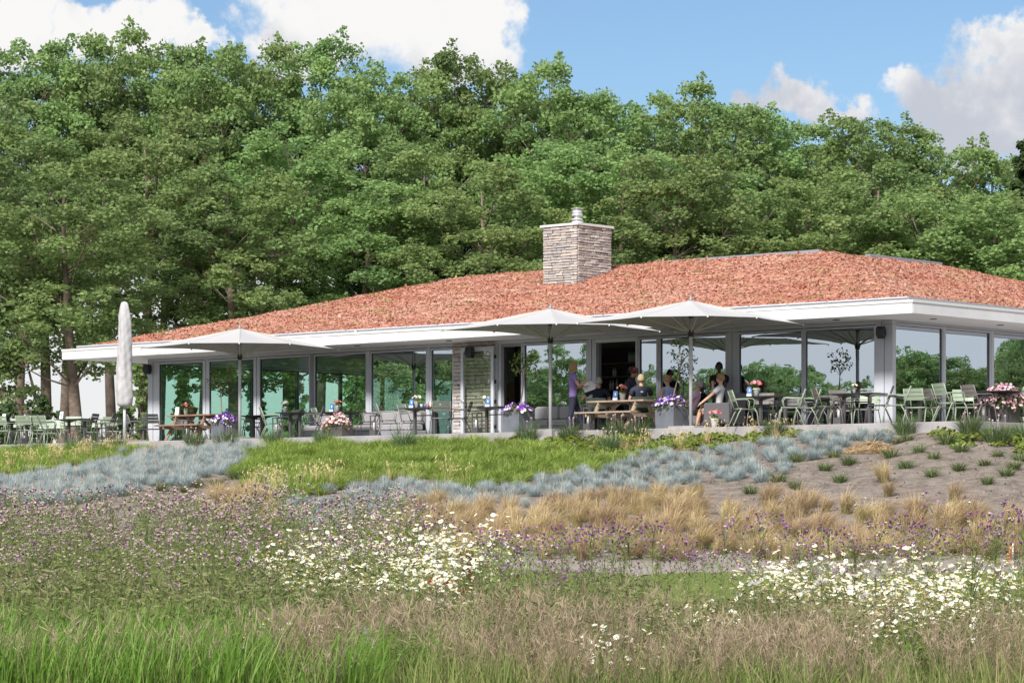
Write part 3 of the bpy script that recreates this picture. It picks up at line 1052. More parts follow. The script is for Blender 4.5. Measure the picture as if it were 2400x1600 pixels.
FRONT = [(-60, 210, 108), (168, 330, 101), (330, 250, 110), (540, 380, 106), (690, 300, 111), (860, 420, 109), (1010, 330, 112), (1130, 390, 108), (1290, 330, 113), (1450, 330, 111), (1590, 360, 108), (1730, 400, 112), (1900, 420, 110), (2040, 380, 113), (2190, 440, 109), (2340, 470, 107), (2480, 420, 110)]
wf = ['cut by the left edge', 'with the thick bare trunk left of the closed parasol', 'filling behind the closed parasol', 'with pale bright boughs above the left open parasol', 'behind the left part of the roof', 'with a broad light crown left of the chimney', 'left of the chimney over the rising roof edge', 'close beside the left of the chimney', 'standing directly behind the chimney', 'close beside the right of the chimney', 'behind the roof above the middle parasol', 'over the long flat roof ridge', 'just left of the roof peak', 'right behind the roof peak', 'over the right roof slope', 'light green one low at the right edge', 'cut by the right edge']
for i, ((px_, top, Y_), wd_) in enumerate(zip(FRONT, wf)):
    plant_tree(px_, Y_, top, (i * 3 + 1) % 5, i * 2.3 + .7, 'green poplar of the front row ' + wd_, 1.06)
# dark narrow tree at the right
cr = Soup(); tk = MB(); tk.tube([(0, 0, -.2), (0, 0, 12.5)], [.2, .02], 6)
for k in range(60):
    t = k / 59; a = k * 2.4
    rr = 2.3 * (1 - t) * (.5 + .5 * R.rand()) + .1
    clump_leaves(cr, np.array([math.cos(a) * rr, math.sin(a) * rr, 1 + 12 * t]), .75 * (1 - .65 * t), 130, .17, .4, 1.0)
x = (2405 - 1200) / F * 116
ct = empty('conical_tree', (x, 116, float(gz(x, 116))), 0, 'dark pointed tree at the right edge below the big cloud', 'tree')
s_ = (E + (HOR - 308) / F * 116 - float(gz(x, 116))) / 13.6
mobj('trunk', tk.mesh('trunk', [M['bark']]), ct, scale=(1, 1, s_)); mobj('crown', cr.mesh('crown', [M['leafdark']]), ct, scale=(1.1, 1.1, s_))

# the leaning bough and the second bare trunk at the left
x = (105 - 1200) / F * 102
bt = empty('bare_trunk_tree', (x, 102, float(gz(x, 102))), 0, 'bare dark trunk with a curved leaning limb at the far left', 'tree')
tk = MB()
tk.tube([(0, 0, -.3), (.05, 0, 2), (0, .1, 4), (-.15, .1, 7)], [.24, .20, .17, .12], 8)
tk.tube([(.95, -.6, -.3), (.80, -.6, .55), (.2, -.6, 1.35), (-.55, -.6, 1.75), (-1.2, -.6, 2.15), (-1.8, -.6, 2.9)], [.20, .17, .15, .12, .09, .05], 7)
tk.tube([(.2, -.6, 1.35), (-.2, -.5, 2.1), (-.5, -.4, 3.2)], [.10, .07, .04], 6)
mobj('trunk', tk.mesh('trunk', [M['bark']]), bt)
cr = Soup()
for c_ in ((-1.7, -.6, 3.2), (-.6, -.5, 3.6), (-1.2, 0, 4.6), (-2.4, 0, 4.0), (0, .2, 5.2), (.4, 0, 6.4), (-.9, .2, 6.0), (-2.2, -.5, 2.6), (.8, -.4, 5.0), (-1.6, -.2, 5.4)):
    clump_leaves(cr, np.array(c_), .95, 330, .15, .55)
for k in range(26):
    clump_leaves(cr, np.array([R.uniform(-3.0, 1.6), R.uniform(-1.2, .8), R.uniform(3.2, 8.5)]), R.uniform(.5, .85), 170, .14, .55 + R.normal(0, .1))
for k in range(9):
    clump_leaves(cr, np.array([R.uniform(-3.0, -.2), R.uniform(-1.2, .2), R.uniform(1.9, 3.4)]), R.uniform(.35, .6), 90, .13, .55)
mobj('crown', cr.mesh('crown', [M['leaf']]), bt)

# shrubs near the terrace's far end, some seen through the two layers of glass
def shrub(px_, Y_, top, wid, label, m, tone=.45, cone=False, name='shrub', dens=1.0, g=None):
    x = (px_ - 1200) / F * Y_
    z0 = float(gz(x, Y_))
    h = E + (HOR - top) / F * Y_ - z0
    r = wid / F * Y_ / 2
    o = empty(name, (x, Y_, z0), 0, label, 'shrub', g)
    cr = Soup(); tk = MB()
    n = int(26 * dens)
    for k in range(n):
        t = (k + .5) / n; a = k * 2.4
        rr = r * ((1 - t) ** .7 if cone else math.sin(math.pi * (.12 + .80 * t)) ** .6) * (.35 + .65 * R.rand())
        c_ = np.array([math.cos(a) * rr, math.sin(a) * rr, h * (.06 + .90 * t)])
        clump_leaves(cr, c_, max(.16, r * .40), int(70 * dens), .125, tone + R.normal(0, .1), .95)
        tk.tube([(0, 0, max(-.1, h * t * .4 - .2)), tuple(c_)], [.03, .006], 4, cap=False)
    mobj('stems', tk.mesh('stems', [M['bark']]), o); mobj('foliage', cr.mesh('foliage', [m]), o)
    return o


shrub(335, 96, 850, 62, 'upright leafy shrub beside the left corner post of the pavilion', M['leaf'], .4)
shrub(428, 104, 872, 75, 'leafy cone shaped shrub seen through the first window', M['leaf'], .5, True)
shrub(690, 106, 868, 64, 'column of light leaves seen through the third window', M['leaf'], .6, False, dens=1.2)
shrub(832, 103, 872, 80, 'leafy bush seen through the fourth window', M['leaf'], .35)
shrub(600, 99, 890, 46, 'dark sprays of leaves beside a trunk seen through the second window', M['leafdark'], .5)
for px_, top, wd_, lb in ((14, 948, 95, 'dark twiggy bush behind the leftmost table'), (95, 930, 80, 'dark twiggy bush between the table and the bare trunk'), (210, 988, 55, 'low dark bush at the foot of the thick trunk'), (290, 955, 40, 'small dark bush behind the closed parasol pole')):
    shrub(px_, 93, top, wd_, lb, M['leafdark'], .5, dens=.8)

# woods beyond the frame on both sides, mirrored by the glass fronts; their low boughs reach the ground
def wood(line, n, label, group, seed):
    rr = random.Random(seed)
    for i in range(n):
        t = (i + rr.random()) / n * (len(line) - 1)
        k = min(int(t), len(line) - 2); f = t - k
        a, b = np.array(line[k]), np.array(line[k + 1])
        c = a + (b - a) * f
        h = c[2] * rr.uniform(.75, 1.08)
        x, y = c[0] + rr.gauss(0, 4), c[1] + rr.gauss(0, 4)
        o = empty('poplar_tree', (x, y, float(gz(x, y)) - h * .30), rr.uniform(0, 6.28), label, 'tree', group)
        s_ = h * 1.3 / 18
        wd_ = max(.8, s_ * 1.25) * rr.uniform(.9, 1.4)
        for nm, me in zip(('trunk', 'crown'), TV[i % 5]): mobj(nm, me, o, scale=(wd_, wd_, s_))


wood([(-58, 108, 15), (-90, 90, 14), (-125, 72, 13.4), (-150, 45, 12.4), (-165, 10, 11.8), (-170, -40, 11.8)], 120, 'tree of the belt beyond the left of the picture, mirrored in the long glass front', 'trees beyond the left', 5)
wood([(85, 60, 8.2), (110, 85, 9.2), (125, 105, 10.2), (130, 130, 11.2), (140, 165, 13)], 80, 'tree of the belt beyond the right of the picture, mirrored in the end glass front', 'trees beyond the right', 6)

# ================================================================== planting on the slope
M['fescue'] = leafmat('fescue_blade', [(0.0, (0.20, 0.265, 0.28)), (0.5, (0.33, 0.405, 0.42)), (0.85, (0.44, 0.51, 0.52)), (0.93, (0.48, 0.45, 0.38)), (1.0, (0.54, 0.43, 0.31))], 0.2, 0.7)
M['stipa'] = leafmat('feather_grass_blade', [(0.0, (0.085, 0.115, 0.022)), (1.0, (0.17, 0.19, 0.05))], 0.3, 0.7, [(0.0, (0.52, 0.36, 0.20)), (0.5, (0.63, 0.46, 0.29)), (1.0, (0.70, 0.57, 0.39))])
M['sedge'] = leafmat('lime_sedge_blade', [(0.0, (0.15, 0.215, 0.040)), (0.5, (0.265, 0.345, 0.072)), (0.9, (0.34, 0.405, 0.115)), (1.0, (0.40, 0.41, 0.18))], 0.35, 0.6)
M['chive'] = leafmat('chive_blade', [(0.0, (0.075, 0.13, 0.05)), (0.5, (0.14, 0.215, 0.09)), (1.0, (0.21, 0.29, 0.135))], 0.3, 0.6)
M['tuft'] = leafmat('green_tuft_blade', [(0.0, (0.07, 0.115, 0.035)), (0.6, (0.135, 0.19, 0.07)), (1.0, (0.27, 0.29, 0.14))], 0.3, 0.7)
M['straw'] = leafmat('straw', [(0.0, (0.33, 0.22, 0.10)), (0.5, (0.50, 0.35, 0.19)), (1.0, (0.58, 0.45, 0.28))], 0.25, 0.8)
M['lowleaf'] = leafmat('low_leaf', [(0.0, (0.075, 0.125, 0.018)), (0.5, (0.15, 0.21, 0.035)), (0.9, (0.23, 0.27, 0.06)), (1.0, (0.36, 0.30, 0.13))], 0.3, 0.6)
M['pinkhead'] = mat('pink_head', (0.50, 0.36, 0.44), 0.8, 0.2, 20)


def tuft(n, r0, h, reach, wd, segs=3, droop=.25, jit=.35, mi=0, dome=.55, tone=.5, ts=.2, pw=1.4, spread=1.0, wind=0.0, sp=None):
    sp = sp or Soup()
    a = R.rand(n) * 2 * math.pi
    rr = r0 * np.sqrt(R.rand(n))
    p0 = np.stack([np.cos(a) * rr, np.sin(a) * rr, np.full(n, -.02)], 1)
    az = a + R.normal(0, jit, n)
    rc = reach * R.uniform(.15, 1.0, n) * spread
    hh = h * R.uniform(.6, 1.05, n) * np.sqrt(np.maximum(.04, 1 - dome * (rc / max(reach, 1e-3)) ** 2))
    if wind:
        ux = np.cos(az) * rc + wind * R.uniform(.6, 1.2, n); uy = np.sin(az) * rc
        az = np.arctan2(uy, ux); rc = np.hypot(ux, uy)
    v, l, q = ribbon(p0, az, hh, rc, wd * R.uniform(.7, 1.2, n), segs, droop * R.uniform(.4, 1.3, n), az + math.pi / 2 + R.normal(0, .5, n), pw)
    sp.add(v, l, q, np.clip(tone + R.normal(0, ts, n), 0, 1), mi)
    return sp


FES = [tuft(330, .05, .27, .24, .011, 2, .06, .5, tone=.52, ts=.19, dome=.93, pw=1.15) for _ in range(5)]
for s_ in FES:
    tuft(9, .05, .42, .16, .007, 2, .05, .4, tone=.99, ts=.02, sp=s_)
STI = [tuft(300, .08, .66, .36, .008, 4, .50, .4, tone=.5, ts=.28, pw=2.0, wind=.14) for _ in range(5)]
SEDG = [tuft(190, .09, .34, .33, .012, 3, .50, .5, tone=.5, ts=.2, wind=.10) for _ in range(6)]
CHI = [tuft(330, .17, .54, .36, .012, 3, .30, .4, tone=.5, ts=.22) for _ in range(4)]
for s_ in CHI:
    tuft(14, .12, .60, .25, .008, 2, .1, .4, tone=.8, ts=.1, sp=s_)
GTU = [tuft(130, .06, .20, .22, .010, 3, .25, .5, tone=.45, ts=.22) for _ in range(4)]
for s_ in GTU: tuft(16, .05, .24, .18, .008, 2, .1, .4, tone=.99, ts=.05, sp=s_)


def low_plant(n=90, r=.26, h=.17):
    sp = Soup()
    a = R.rand(n) * 2 * math.pi; rr = r * np.sqrt(R.rand(n))
    p = np.stack([np.cos(a) * rr, np.sin(a) * rr, h * (1 - (rr / r) ** 2 * .75) * R.uniform(.45, 1.05, n)], 1)
    nn = unit(np.stack([np.cos(a) * rr / r, np.sin(a) * rr / r, np.full(n, .9)], 1) + R.normal(0, .45, (n, 3)))
    u = unit(np.cross(nn, rdir(n))); w_ = np.cross(nn, u)
    s_ = R.uniform(.028, .055, n)[:, None]
    sp.quads(p, u * s_, w_ * s_ * .8, np.clip(R.normal(.5, .22, n), 0, 1))
    tuft(14, .05, h * .7, r * .7, .012, 1, 0, .4, sp=sp, tone=.3)
    return sp


LOW = [low_plant() for _ in range(4)]
DRYS = [tuft(26, .10, .36, .2, .012, 3, .25, .4, tone=.5, ts=.25) for _ in range(4)]
for s_ in DRYS:          # seed heads
    n = 16; a = R.rand(n) * 6.28; rr = R.uniform(.02, .2, n)
    p0 = np.stack([np.cos(a) * rr * .4, np.sin(a) * rr * .4, np.zeros(n)], 1)
    v, l, q = ribbon(p0, a, R.uniform(.30, .48, n), rr, .006, 2, .05)
    s_.add(v, l, q, np.full(n, .8))
    top = v[:, -2:].mean(1)
    d = rdir(n) * np.array([.3, .3, 1]); d[:, 2] = np.abs(d[:, 2])
    s_.quads(top, unit(d) * .042, unit(np.cross(d, rdir(n))) * .010, np.full(n, .85))

k_ = 2400 / 2352.0
def poly(*pts): return [(a * k_, b * k_) for a, b in pts]
PZ = {
    'fes': [poly((-40, 1098), (150, 1068), (300, 1042), (400, 1024), (500, 1012), (612, 1018), (560, 1048), (500, 1080), (440, 1104), (330, 1115), (200, 1145), (-40, 1160)),
            poly((650, 1160), (760, 1128), (850, 1102), (930, 1092), (1050, 1122), (1200, 1108), (1350, 1082), (1480, 1042), (1620, 1024), (1750, 1010), (1900, 992), (2100, 980), (2110, 1003), (1960, 1020), (1880, 1045), (1780, 1080), (1620, 1112), (1400, 1132), (1150, 1152), (900, 1205), (700, 1215))],
    'sedge': [poly((598, 1024), (700, 1012), (900, 1008), (1200, 1010), (1330, 1040), (1440, 1048), (1400, 1075), (1200, 1103), (1060, 1118), (930, 1090), (850, 1100), (640, 1145), (575, 1118), (560, 1096), (505, 1078), (565, 1050)),
              poly((-40, 1022), (260, 1028), (360, 1024), (300, 1040), (150, 1064), (-40, 1095))],
    'stipa': [poly((880, 1200), (950, 1150), (1150, 1155), (1350, 1130), (1600, 1118), (1640, 1150), (1800, 1120), (2000, 1140), (2060, 1130), (2200, 1165), (2400, 1180), (2400, 1262), (1800, 1270), (1300, 1265), (1000, 1265), (880, 1230)),
              poly((470, 1165), (500, 1120), (560, 1110), (640, 1140), (640, 1190), (480, 1200))],
    'low': [poly((1180, 1004), (1420, 985), (2100, 962), (2100, 986), (1750, 1016), (1480, 1052), (1340, 1040)),
            poly((2120, 985), (2400, 985), (2400, 1060), (2250, 1035), (2130, 1000)), poly((240, 1026), (400, 1014), (600, 1010), (500, 1016), (360, 1026))],
    'dry': [poly((1330, 1035), (1480, 1024), (1750, 990), (1950, 975), (2100, 970), (2080, 985), (1750, 1008), (1480, 1045)), poly((560, 1105), (1050, 1100), (1060, 1116), (930, 1092), (650, 1140), (560, 1140)),
            poly((250, 1030), (640, 1008), (640, 1018), (500, 1016), (380, 1026), (200, 1056), (-20, 1090), (-20, 1072))],
}


def jitter_pts(step, x0, x1, y0, y1):
    xs = np.arange(x0, x1, step); ys = np.arange(y0, y1, step)
    X, Y = np.meshgrid(xs, ys)
    X = (X + R.uniform(-.42, .42, X.shape) * step).ravel(); Y = (Y + R.uniform(-.42, .42, Y.shape) * step).ravel()
    Z = gz(X, Y)
    return X, Y, Z


def zone(name, step):
    X, Y, Z = jitter_pts(step, -19, 16, 47.5, 92)
    px, py = proj(X, Y, Z)
    ok = np.zeros(len(X), bool)
    w1, w2 = fbm(X, Y, .9), fbm(X + 7, Y - 3, 1.1)
    px = px + 26 * w1 + R.normal(0, 8, len(X)); py = py + 9 * w2 + R.normal(0, 3, len(X)) - {'stipa': 30, 'fes': 12, 'sedge': 10}.get(name, 0)
    for pl in PZ[name]: ok |= inpoly(px, py, pl)
    ok &= (Y < yedge(X) - .12) & (px > -80) & (px < 2480)
    return np.stack([X, Y, Z], 1)[ok], px[ok], py[ok]


def scatter(name, variants, mats, pts, scs, label, cat, group, limit=300, stuffname=None, part_name=None):
    """one object per plant up to the limit (nearest first), the rest of the kind as one mesh"""
    d = pts[:, 1]
    order = np.argsort(d)
    MEs = [s_.mesh(name, mats) for s_ in variants]
    for j in order[:limit]:
        o = mobj(name, MEs[R.randint(len(MEs))], None, tuple(pts[j]), (R.normal(0, .05), R.normal(0, .05), R.rand() * 6.28 if 'feather' not in name else R.normal(0, .5)), scs[j])
        tag(o, label(j) if callable(label) else label, cat, group(j) if callable(group) else group)
    rest = order[limit:]
    if len(rest):
        bake(stuffname or name, variants, pts[rest], R.rand(len(rest)) * 6.28, scs[rest], mats, kind='stuff', label=(label(rest[0]) if callable(label) else label))


pts, px, py = zone('fes', .46)
keep = R.rand(len(pts)) < np.where(px < 640, .97, .84)
pts, px, py = pts[keep], px[keep], py[keep]
sc = R.uniform(.8, 1.3, len(pts)) * np.where(px < 640, 1.05, .98)
lbl = lambda j: ('silvery blue fescue tuft in the drift left of the lime sedge' if px[j] < 640 else ('silvery blue fescue tuft between lime sedge and feather grass' if px[j] < 1500 else 'silvery blue fescue tuft beside bare soil below the terrace'))
scatter('blue_fescue', FES, [M['fescue']], pts, sc, lbl, 'grass tuft', lambda j: lbl(j).replace('tuft', 'tufts'), 300, 'blue_fescue_drift')

pts, px_s, py_s = zone('sedge', .40)
bake('lime_sedge', SEDG, pts, R.normal(0, .8, len(pts)), R.uniform(.7, 1.6, len(pts)), [M['sedge']], R.normal(0, .13, len(pts)), 'stuff', 'lush lime green sedge covering the middle of the slope')
pts, pxx, pyy = zone('dry', .6)
bake('dry_sedge', DRYS, pts, R.rand(len(pts)) * 6.28, R.uniform(.7, 1.2, len(pts)), [M['straw']], R.normal(0, .1, len(pts)), 'stuff', 'straw coloured seed heads along the upper edge of the slope')
pts, pxl, pyl = zone('low', .52)
keep = R.rand(len(pts)) < .93
pts, pxl = pts[keep], pxl[keep]
lb2 = lambda j: ('low bright green leafy plant on soil below the right terrace corner' if pxl[j] > 2110 else ('low green leafy plant at the foot of the terrace edge' if pxl[j] > 1000 else 'low green leafy plant at the left foot of the terrace'))
scatter('leafy_ground_plant', LOW, [M['lowleaf']], pts, R.uniform(.7, 1.3, len(pts)), lb2, 'plant', lambda j: lb2(j).replace('plant', 'plants'))

pts, pxs, pys = zone('stipa', .50)
keep = R.rand(len(pts)) < np.where((pxs > 1650) & (pys < 1200), .55, .9)
pts, pxs = pts[keep], pxs[keep]
extra = [ground_at(a * k_, b * k_) for a, b in ((1605, 1145), (2030, 1110), (2040, 1140), (2190, 1150), (2200, 1185), (2240, 1215), (2245, 1250), (1060, 1250), (1140, 1255), (580, 1150), (540, 1165), (610, 1165), (960, 1180), (1010, 1170), (1625, 1250), (1740, 1255), (2320, 1200))]
pts = np.concatenate([pts, np.array(extra)]); pxs = np.concatenate([pxs, proj(pts[-17:, 0], pts[-17:, 1], pts[-17:, 2])[0]])
lb3 = lambda j: ('blond feather grass tuft in the small drift left of the lime sedge' if pxs[j] < 700 else ('blond feather grass tuft in the dense band above the path' if pxs[j] < 1650 else 'blond feather grass tuft in the band below the bare soil'))
scatter('feather_grass', STI, [M['stipa']], pts, R.uniform(.85, 1.3, len(pts)), lb3, 'grass tuft', lambda j: lb3(j).replace('tuft', 'tufts'))

GT = [(1830, 1062), (1895, 1082), (1930, 1108), (1950, 1068), (1790, 1108), (1762, 1146), (1826, 1122), (1915, 1052), (2045, 1052), (2080, 1075), (2062, 1020), (2110, 1040), (2145, 1056), (2085, 1014), (2140, 1095), (2202, 1080), (2206, 1038), (2232, 1012), (2268, 1112), (2292, 1050), (2262, 1072), (2312, 1092), (2172, 1022), (2182, 1018), (1725, 1135), (2330, 1078), (455, 1120), (425, 1130), (500, 1118), (540, 1100), (370, 1128), (2345, 1058)]
for i, (a, b) in enumerate(GT):
    p = ground_at(a * k_, b * k_)
    o = mobj('green_tuft', GTU[i % 4].mesh('green_tuft', [M['tuft']]) if i < 4 else bpy.data.meshes['green_tuft' if i % 4 == 0 else 'green_tuft.%03d' % (i % 4)], None, p, (0, 0, i * 1.3), R.uniform(1.15, 1.85))
    tag(o, 'small green grass tuft spaced out on the bare soil' if a > 1000 else 'small green grass tuft below the blue fescue at the left', 'grass tuft', 'green tufts on the bare soil' if a > 1000 else 'green tufts left')

CH = [(320, 1012, 'right of the closed parasol pole'), (352, 1010, 'in front of the left picnic table'), (585, 998, 'right of the left parasol foot'), (650, 1000, 'under the small table right of the left parasol'), (742, 998, 'left of the pink planter'), (840, 992, 'right of the pink planter'), (930, 1018, 'on the lime sedge below the grey chairs'), (1205, 996, 'in front of the zinc planter with petunias'), (1345, 988, 'at the left feet of the right picnic table'), (1380, 985, 'under the right picnic table'), (1400, 1022, 'on the slope below the picnic table'), (1585, 986, 'at the foot of the right parasol pole'), (1765, 972, 'in front of the flower table right of the armchair'), (1850, 976, 'below the sage chairs'), (1990, 972, 'left half of the pair below the grey chair'), (2030, 972, 'right half of the pair below the grey chair'), (2185, 972, 'below the sage chair near the terrace corner'), (2290, 1006, 'below the terrace corner'), (2352, 1000, 'at the right edge under the terrace'), (1310, 998, 'beside the standing woman'), (420, 1004, 'below the left picnic table bench'), (100, 1012, 'under the far left tables'), (240, 1016, 'under the chairs left of the closed parasol')]
CME = [s_.mesh('chive_tuft', [M['chive']]) for s_ in CHI]
ph = MB(); ph.ball((0, 0, 0), .017, 6, 4); ph.tube([(0, 0, -.40), (.01, 0, -.015)], .003, 3)
PHM = ph.mesh('flower_head', [M['pinkhead']])
for i, (a, b, w_) in enumerate(CH):
    X_ = a * k_
    q = ground_at(X_, b * k_ + 14)
    x_, y_ = q[0], min(q[1], float(yedge(q[0])) - .18)
    s_ = R.uniform(1.15, 1.5) * (1.0 if a > 500 else .8)
    o = mobj('chive_tuft', CME[i % 4], None, (x_, y_, float(gz(x_, y_))), (0, 0, i * 2.1), s_)
    tag(o, 'green chive like tuft ' + w_, 'plant', 'chive tufts along the terrace edge')
    for j in range(R.randint(2, 7)):
        an = R.rand() * 6.28; rr = R.uniform(.02, .15)
        mobj('flower_head', PHM, o, (math.cos(an) * rr, math.sin(an) * rr, R.uniform(.36, .46)))
# clods, stones and litter on the bare soil
M['clod'] = leafmat('clod', [(0.0, (0.09, 0.075, 0.065)), (0.6, (0.22, 0.19, 0.165)), (0.85, (0.32, 0.28, 0.24)), (1.0, (0.45, 0.36, 0.22))], 0.0, 0.95)
X, Y, Z = jitter_pts(.11, -14, 14, 49.6, 72)
px, py = proj(X, Y, Z)
ok = (Y < yedge(X) - .1) & (R.rand(len(X)) < .55) & (((px > 1400) & (py < 1300)) | ((px > 300) & (px < 720)))
n = int(ok.sum()); sp = Soup()
c = np.stack([X, Y, Z + .008], 1)[ok]; nn = unit(rdir(n) + np.array([0, -.5, .9])); u = unit(np.cross(nn, rdir(n)))
S_ = (.010 + .030 * R.rand(n) ** 3)[:, None]
sp.quads(c, u * S_, np.cross(nn, u) * S_ * .7, R.rand(n))
tag(mobj('soil_clods', sp.mesh('soil_clods', [M['clod']])), 'clods, small stones and litter on the bare soil', kind='stuff')
# heap of straw on the soil
sp = Soup(); n = 420
a = R.rand(n) * 6.28; rr = .62 * np.sqrt(R.rand(n))
p = np.stack([np.cos(a) * rr, np.sin(a) * rr * .7, .30 * (1 - (rr / .62) ** 2) * R.rand(n)], 1)
d = rdir(n); d[:, 2] *= .4; d = unit(d)
sp.quads(p, d * R.uniform(.08, .2, n)[:, None], unit(np.cross(d, rdir(n))) * .010, R.rand(n))
o = mobj('straw_heap', sp.mesh('straw_heap', [M['straw']]), None, ground_at(2000 * k_, 1040 * k_))
tag(o, 'heap of dry orange straw on the bare soil beside the blue fescue', 'straw heap')

# ================================================================== wild meadow
M['dryg'] = leafmat('dry_grass_stalk', [(0.0, (0.20, 0.15, 0.10)), (0.35, (0.33, 0.26, 0.175)), (0.6, (0.43, 0.35, 0.235)), (0.8, (0.50, 0.42, 0.28)), (1.0, (0.36, 0.27, 0.21))], 0.3, 0.8)
M['mgrass'] = leafmat('meadow_blade', [(0.0, (0.095, 0.145, 0.036)), (0.5, (0.195, 0.265, 0.072)), (0.80, (0.29, 0.33, 0.115)), (1.0, (0.42, 0.38, 0.19))], 0.35, 0.7)
M['lush'] = leafmat('lush_blade', [(0.0, (0.08, 0.165, 0.022)), (0.5, (0.155, 0.275, 0.042)), (0.85, (0.24, 0.36, 0.075)), (1.0, (0.34, 0.40, 0.13))], 0.4, 0.5)
M['thistle'] = leafmat('thistle_green', [(0.0, (0.10, 0.14, 0.050)), (0.5, (0.20, 0.255, 0.09)), (0.85, (0.29, 0.33, 0.13)), (1.0, (0.38, 0.33, 0.19))], 0.3, 0.7)
M['purple'] = leafmat('thistle_flower', [(0.0, (0.20, 0.10, 0.16)), (0.25, (0.30, 0.12, 0.30)), (0.55, (0.44, 0.19, 0.50)), (0.70, (0.50, 0.32, 0.46)), (0.85, (0.64, 0.50, 0.50)), (1.0, (0.72, 0.63, 0.53))], 0.25, 0.8)
M['petal'] = mat('daisy_petal', (0.80, 0.80, 0.76), 0.7)
M['disc'] = mat('daisy_disc', (0.62, 0.42, 0.03), 0.8)
M['poppy'] = mat('poppy_petal', (0.75, 0.13, 0.03), 0.6)
M['fluff'] = leafmat('thistledown', [(0.0, (0.62, 0.58, 0.54)), (1.0, (0.78, 0.76, 0.74))], 0.3, 0.9)
M['dock'] = leafmat('dock_spike', [(0.0, (0.12, 0.045, 0.025)), (1.0, (0.27, 0.11, 0.06))], 0.2, 0.8)


def dry_tuft(n=34):
    sp = Soup()
    a = R.rand(n) * 6.28; rr = .16 * np.sqrt(R.rand(n))
    p0 = np.stack([np.cos(a) * rr, np.sin(a) * rr, np.full(n, -.02)], 1)
    az = R.rand(n) * 6.28; rc = R.uniform(.03, .28, n); hh = R.uniform(.30, .62, n)
    tone = np.clip(R.normal(.45, .25, n), 0, 1)
    v, l, q = ribbon(p0, az, hh, rc, .0055, 3, .06, R.rand(n) * 6.28)
    sp.add(v, l, q, tone)
    m_ = 9                                       # panicle branches
    top = v[:, -2:].mean(1); prev = v[:, -4:-2].mean(1)
    for k in range(m_):
        f = R.rand(n)[:, None] * .85
        b = top + (prev - top) * f
        d = unit(R.normal(0, .55, (n, 3)) + np.array([0, 0, .9]))
        ln_ = R.uniform(.02, .055, n)[:, None]
        sp.quads(b + d * ln_, d * ln_, unit(np.cross(d, rdir(n))) * .0026, np.clip(tone + .18 + R.normal(0, .1, n), 0, 1))
    return sp


def green_tuft_(n=46, h=.46, reach=.22, wd=.009):
    return tuft(n, .15, h, reach, wd, 3, .22, 1.2, tone=.45, ts=.24)


def herb(n=230, h=.55, r=.2):
    """feathery stems with small narrow leaves"""
    sp = Soup()
    m_ = 9
    a = R.rand(m_) * 6.28; rr = R.uniform(.02, .14, m_)
    p0 = np.stack([np.cos(a) * rr, np.sin(a) * rr, np.full(m_, -.02)], 1)
    hh = h * R.uniform(.6, 1.05, m_)
    v, l, q = ribbon(p0, a, hh, R.uniform(.03, r, m_), .008, 3, .05)
    sp.add(v, l, q, np.full(m_, .35))
    k = R.randint(m_, size=n); t = R.uniform(.12, 1, n)
    s0 = v[:, 0::2]
    i = np.minimum((t * 3).astype(int), 2); f = (t * 3 - i)[:, None]
    b = s0[k, i] * (1 - f) + s0[k, i + 1] * f
    d = unit(R.normal(0, 1, (n, 3)) * np.array([1, 1, .5]) + np.array([0, 0, .45]))
    ln_ = (R.uniform(.014, .036, n) * (1.15 - .4 * t))[:, None]
    sp.quads(b + d * ln_, d * ln_, unit(np.cross(d, rdir(n))) * .0048, np.clip(R.normal(.5, .22, n), 0, 1))
    return sp


def head(sp, c, d, s_, tone, mi):
    """thistle heads at points c, facing d, size s_: dark cup below, tuft of florets above"""
    n = len(c)
    u = unit(np.cross(d, rdir(n))); w_ = np.cross(d, u)
    S_ = s_[:, None]
    for ax, bx in ((u, w_), (w_, u)):
        v = np.stack([c - ax * S_ * .16 - d * S_ * .25, c - ax * S_ * .42 + d * S_ * .25, c + ax * S_ * .42 + d * S_ * .25, c + ax * S_ * .16 - d * S_ * .25], 1)
        sp.add(v, np.zeros((n, 4)), np.array([[0, 1, 2, 3]]), np.clip(R.normal(.1, .1, n), 0, .3), 0)
        v = np.stack([c - ax * S_ * .36 + d * S_ * .22, c - ax * S_ * .62 + d * S_ * .82, c + ax * S_ * .62 + d * S_ * .82, c + ax * S_ * .36 + d * S_ * .22], 1)
        sp.add(v, np.zeros((n, 4)), np.array([[0, 1, 2, 3]]), tone, mi)
    v = np.stack([c - u * S_ * .6 + d * S_ * .72, c - w_ * S_ * .6 + d * S_ * .72, c + u * S_ * .6 + d * S_ * .72, c + w_ * S_ * .6 + d * S_ * .72], 1)
    sp.add(v, np.zeros((n, 4)), np.array([[0, 1, 2, 3]]), tone, mi)


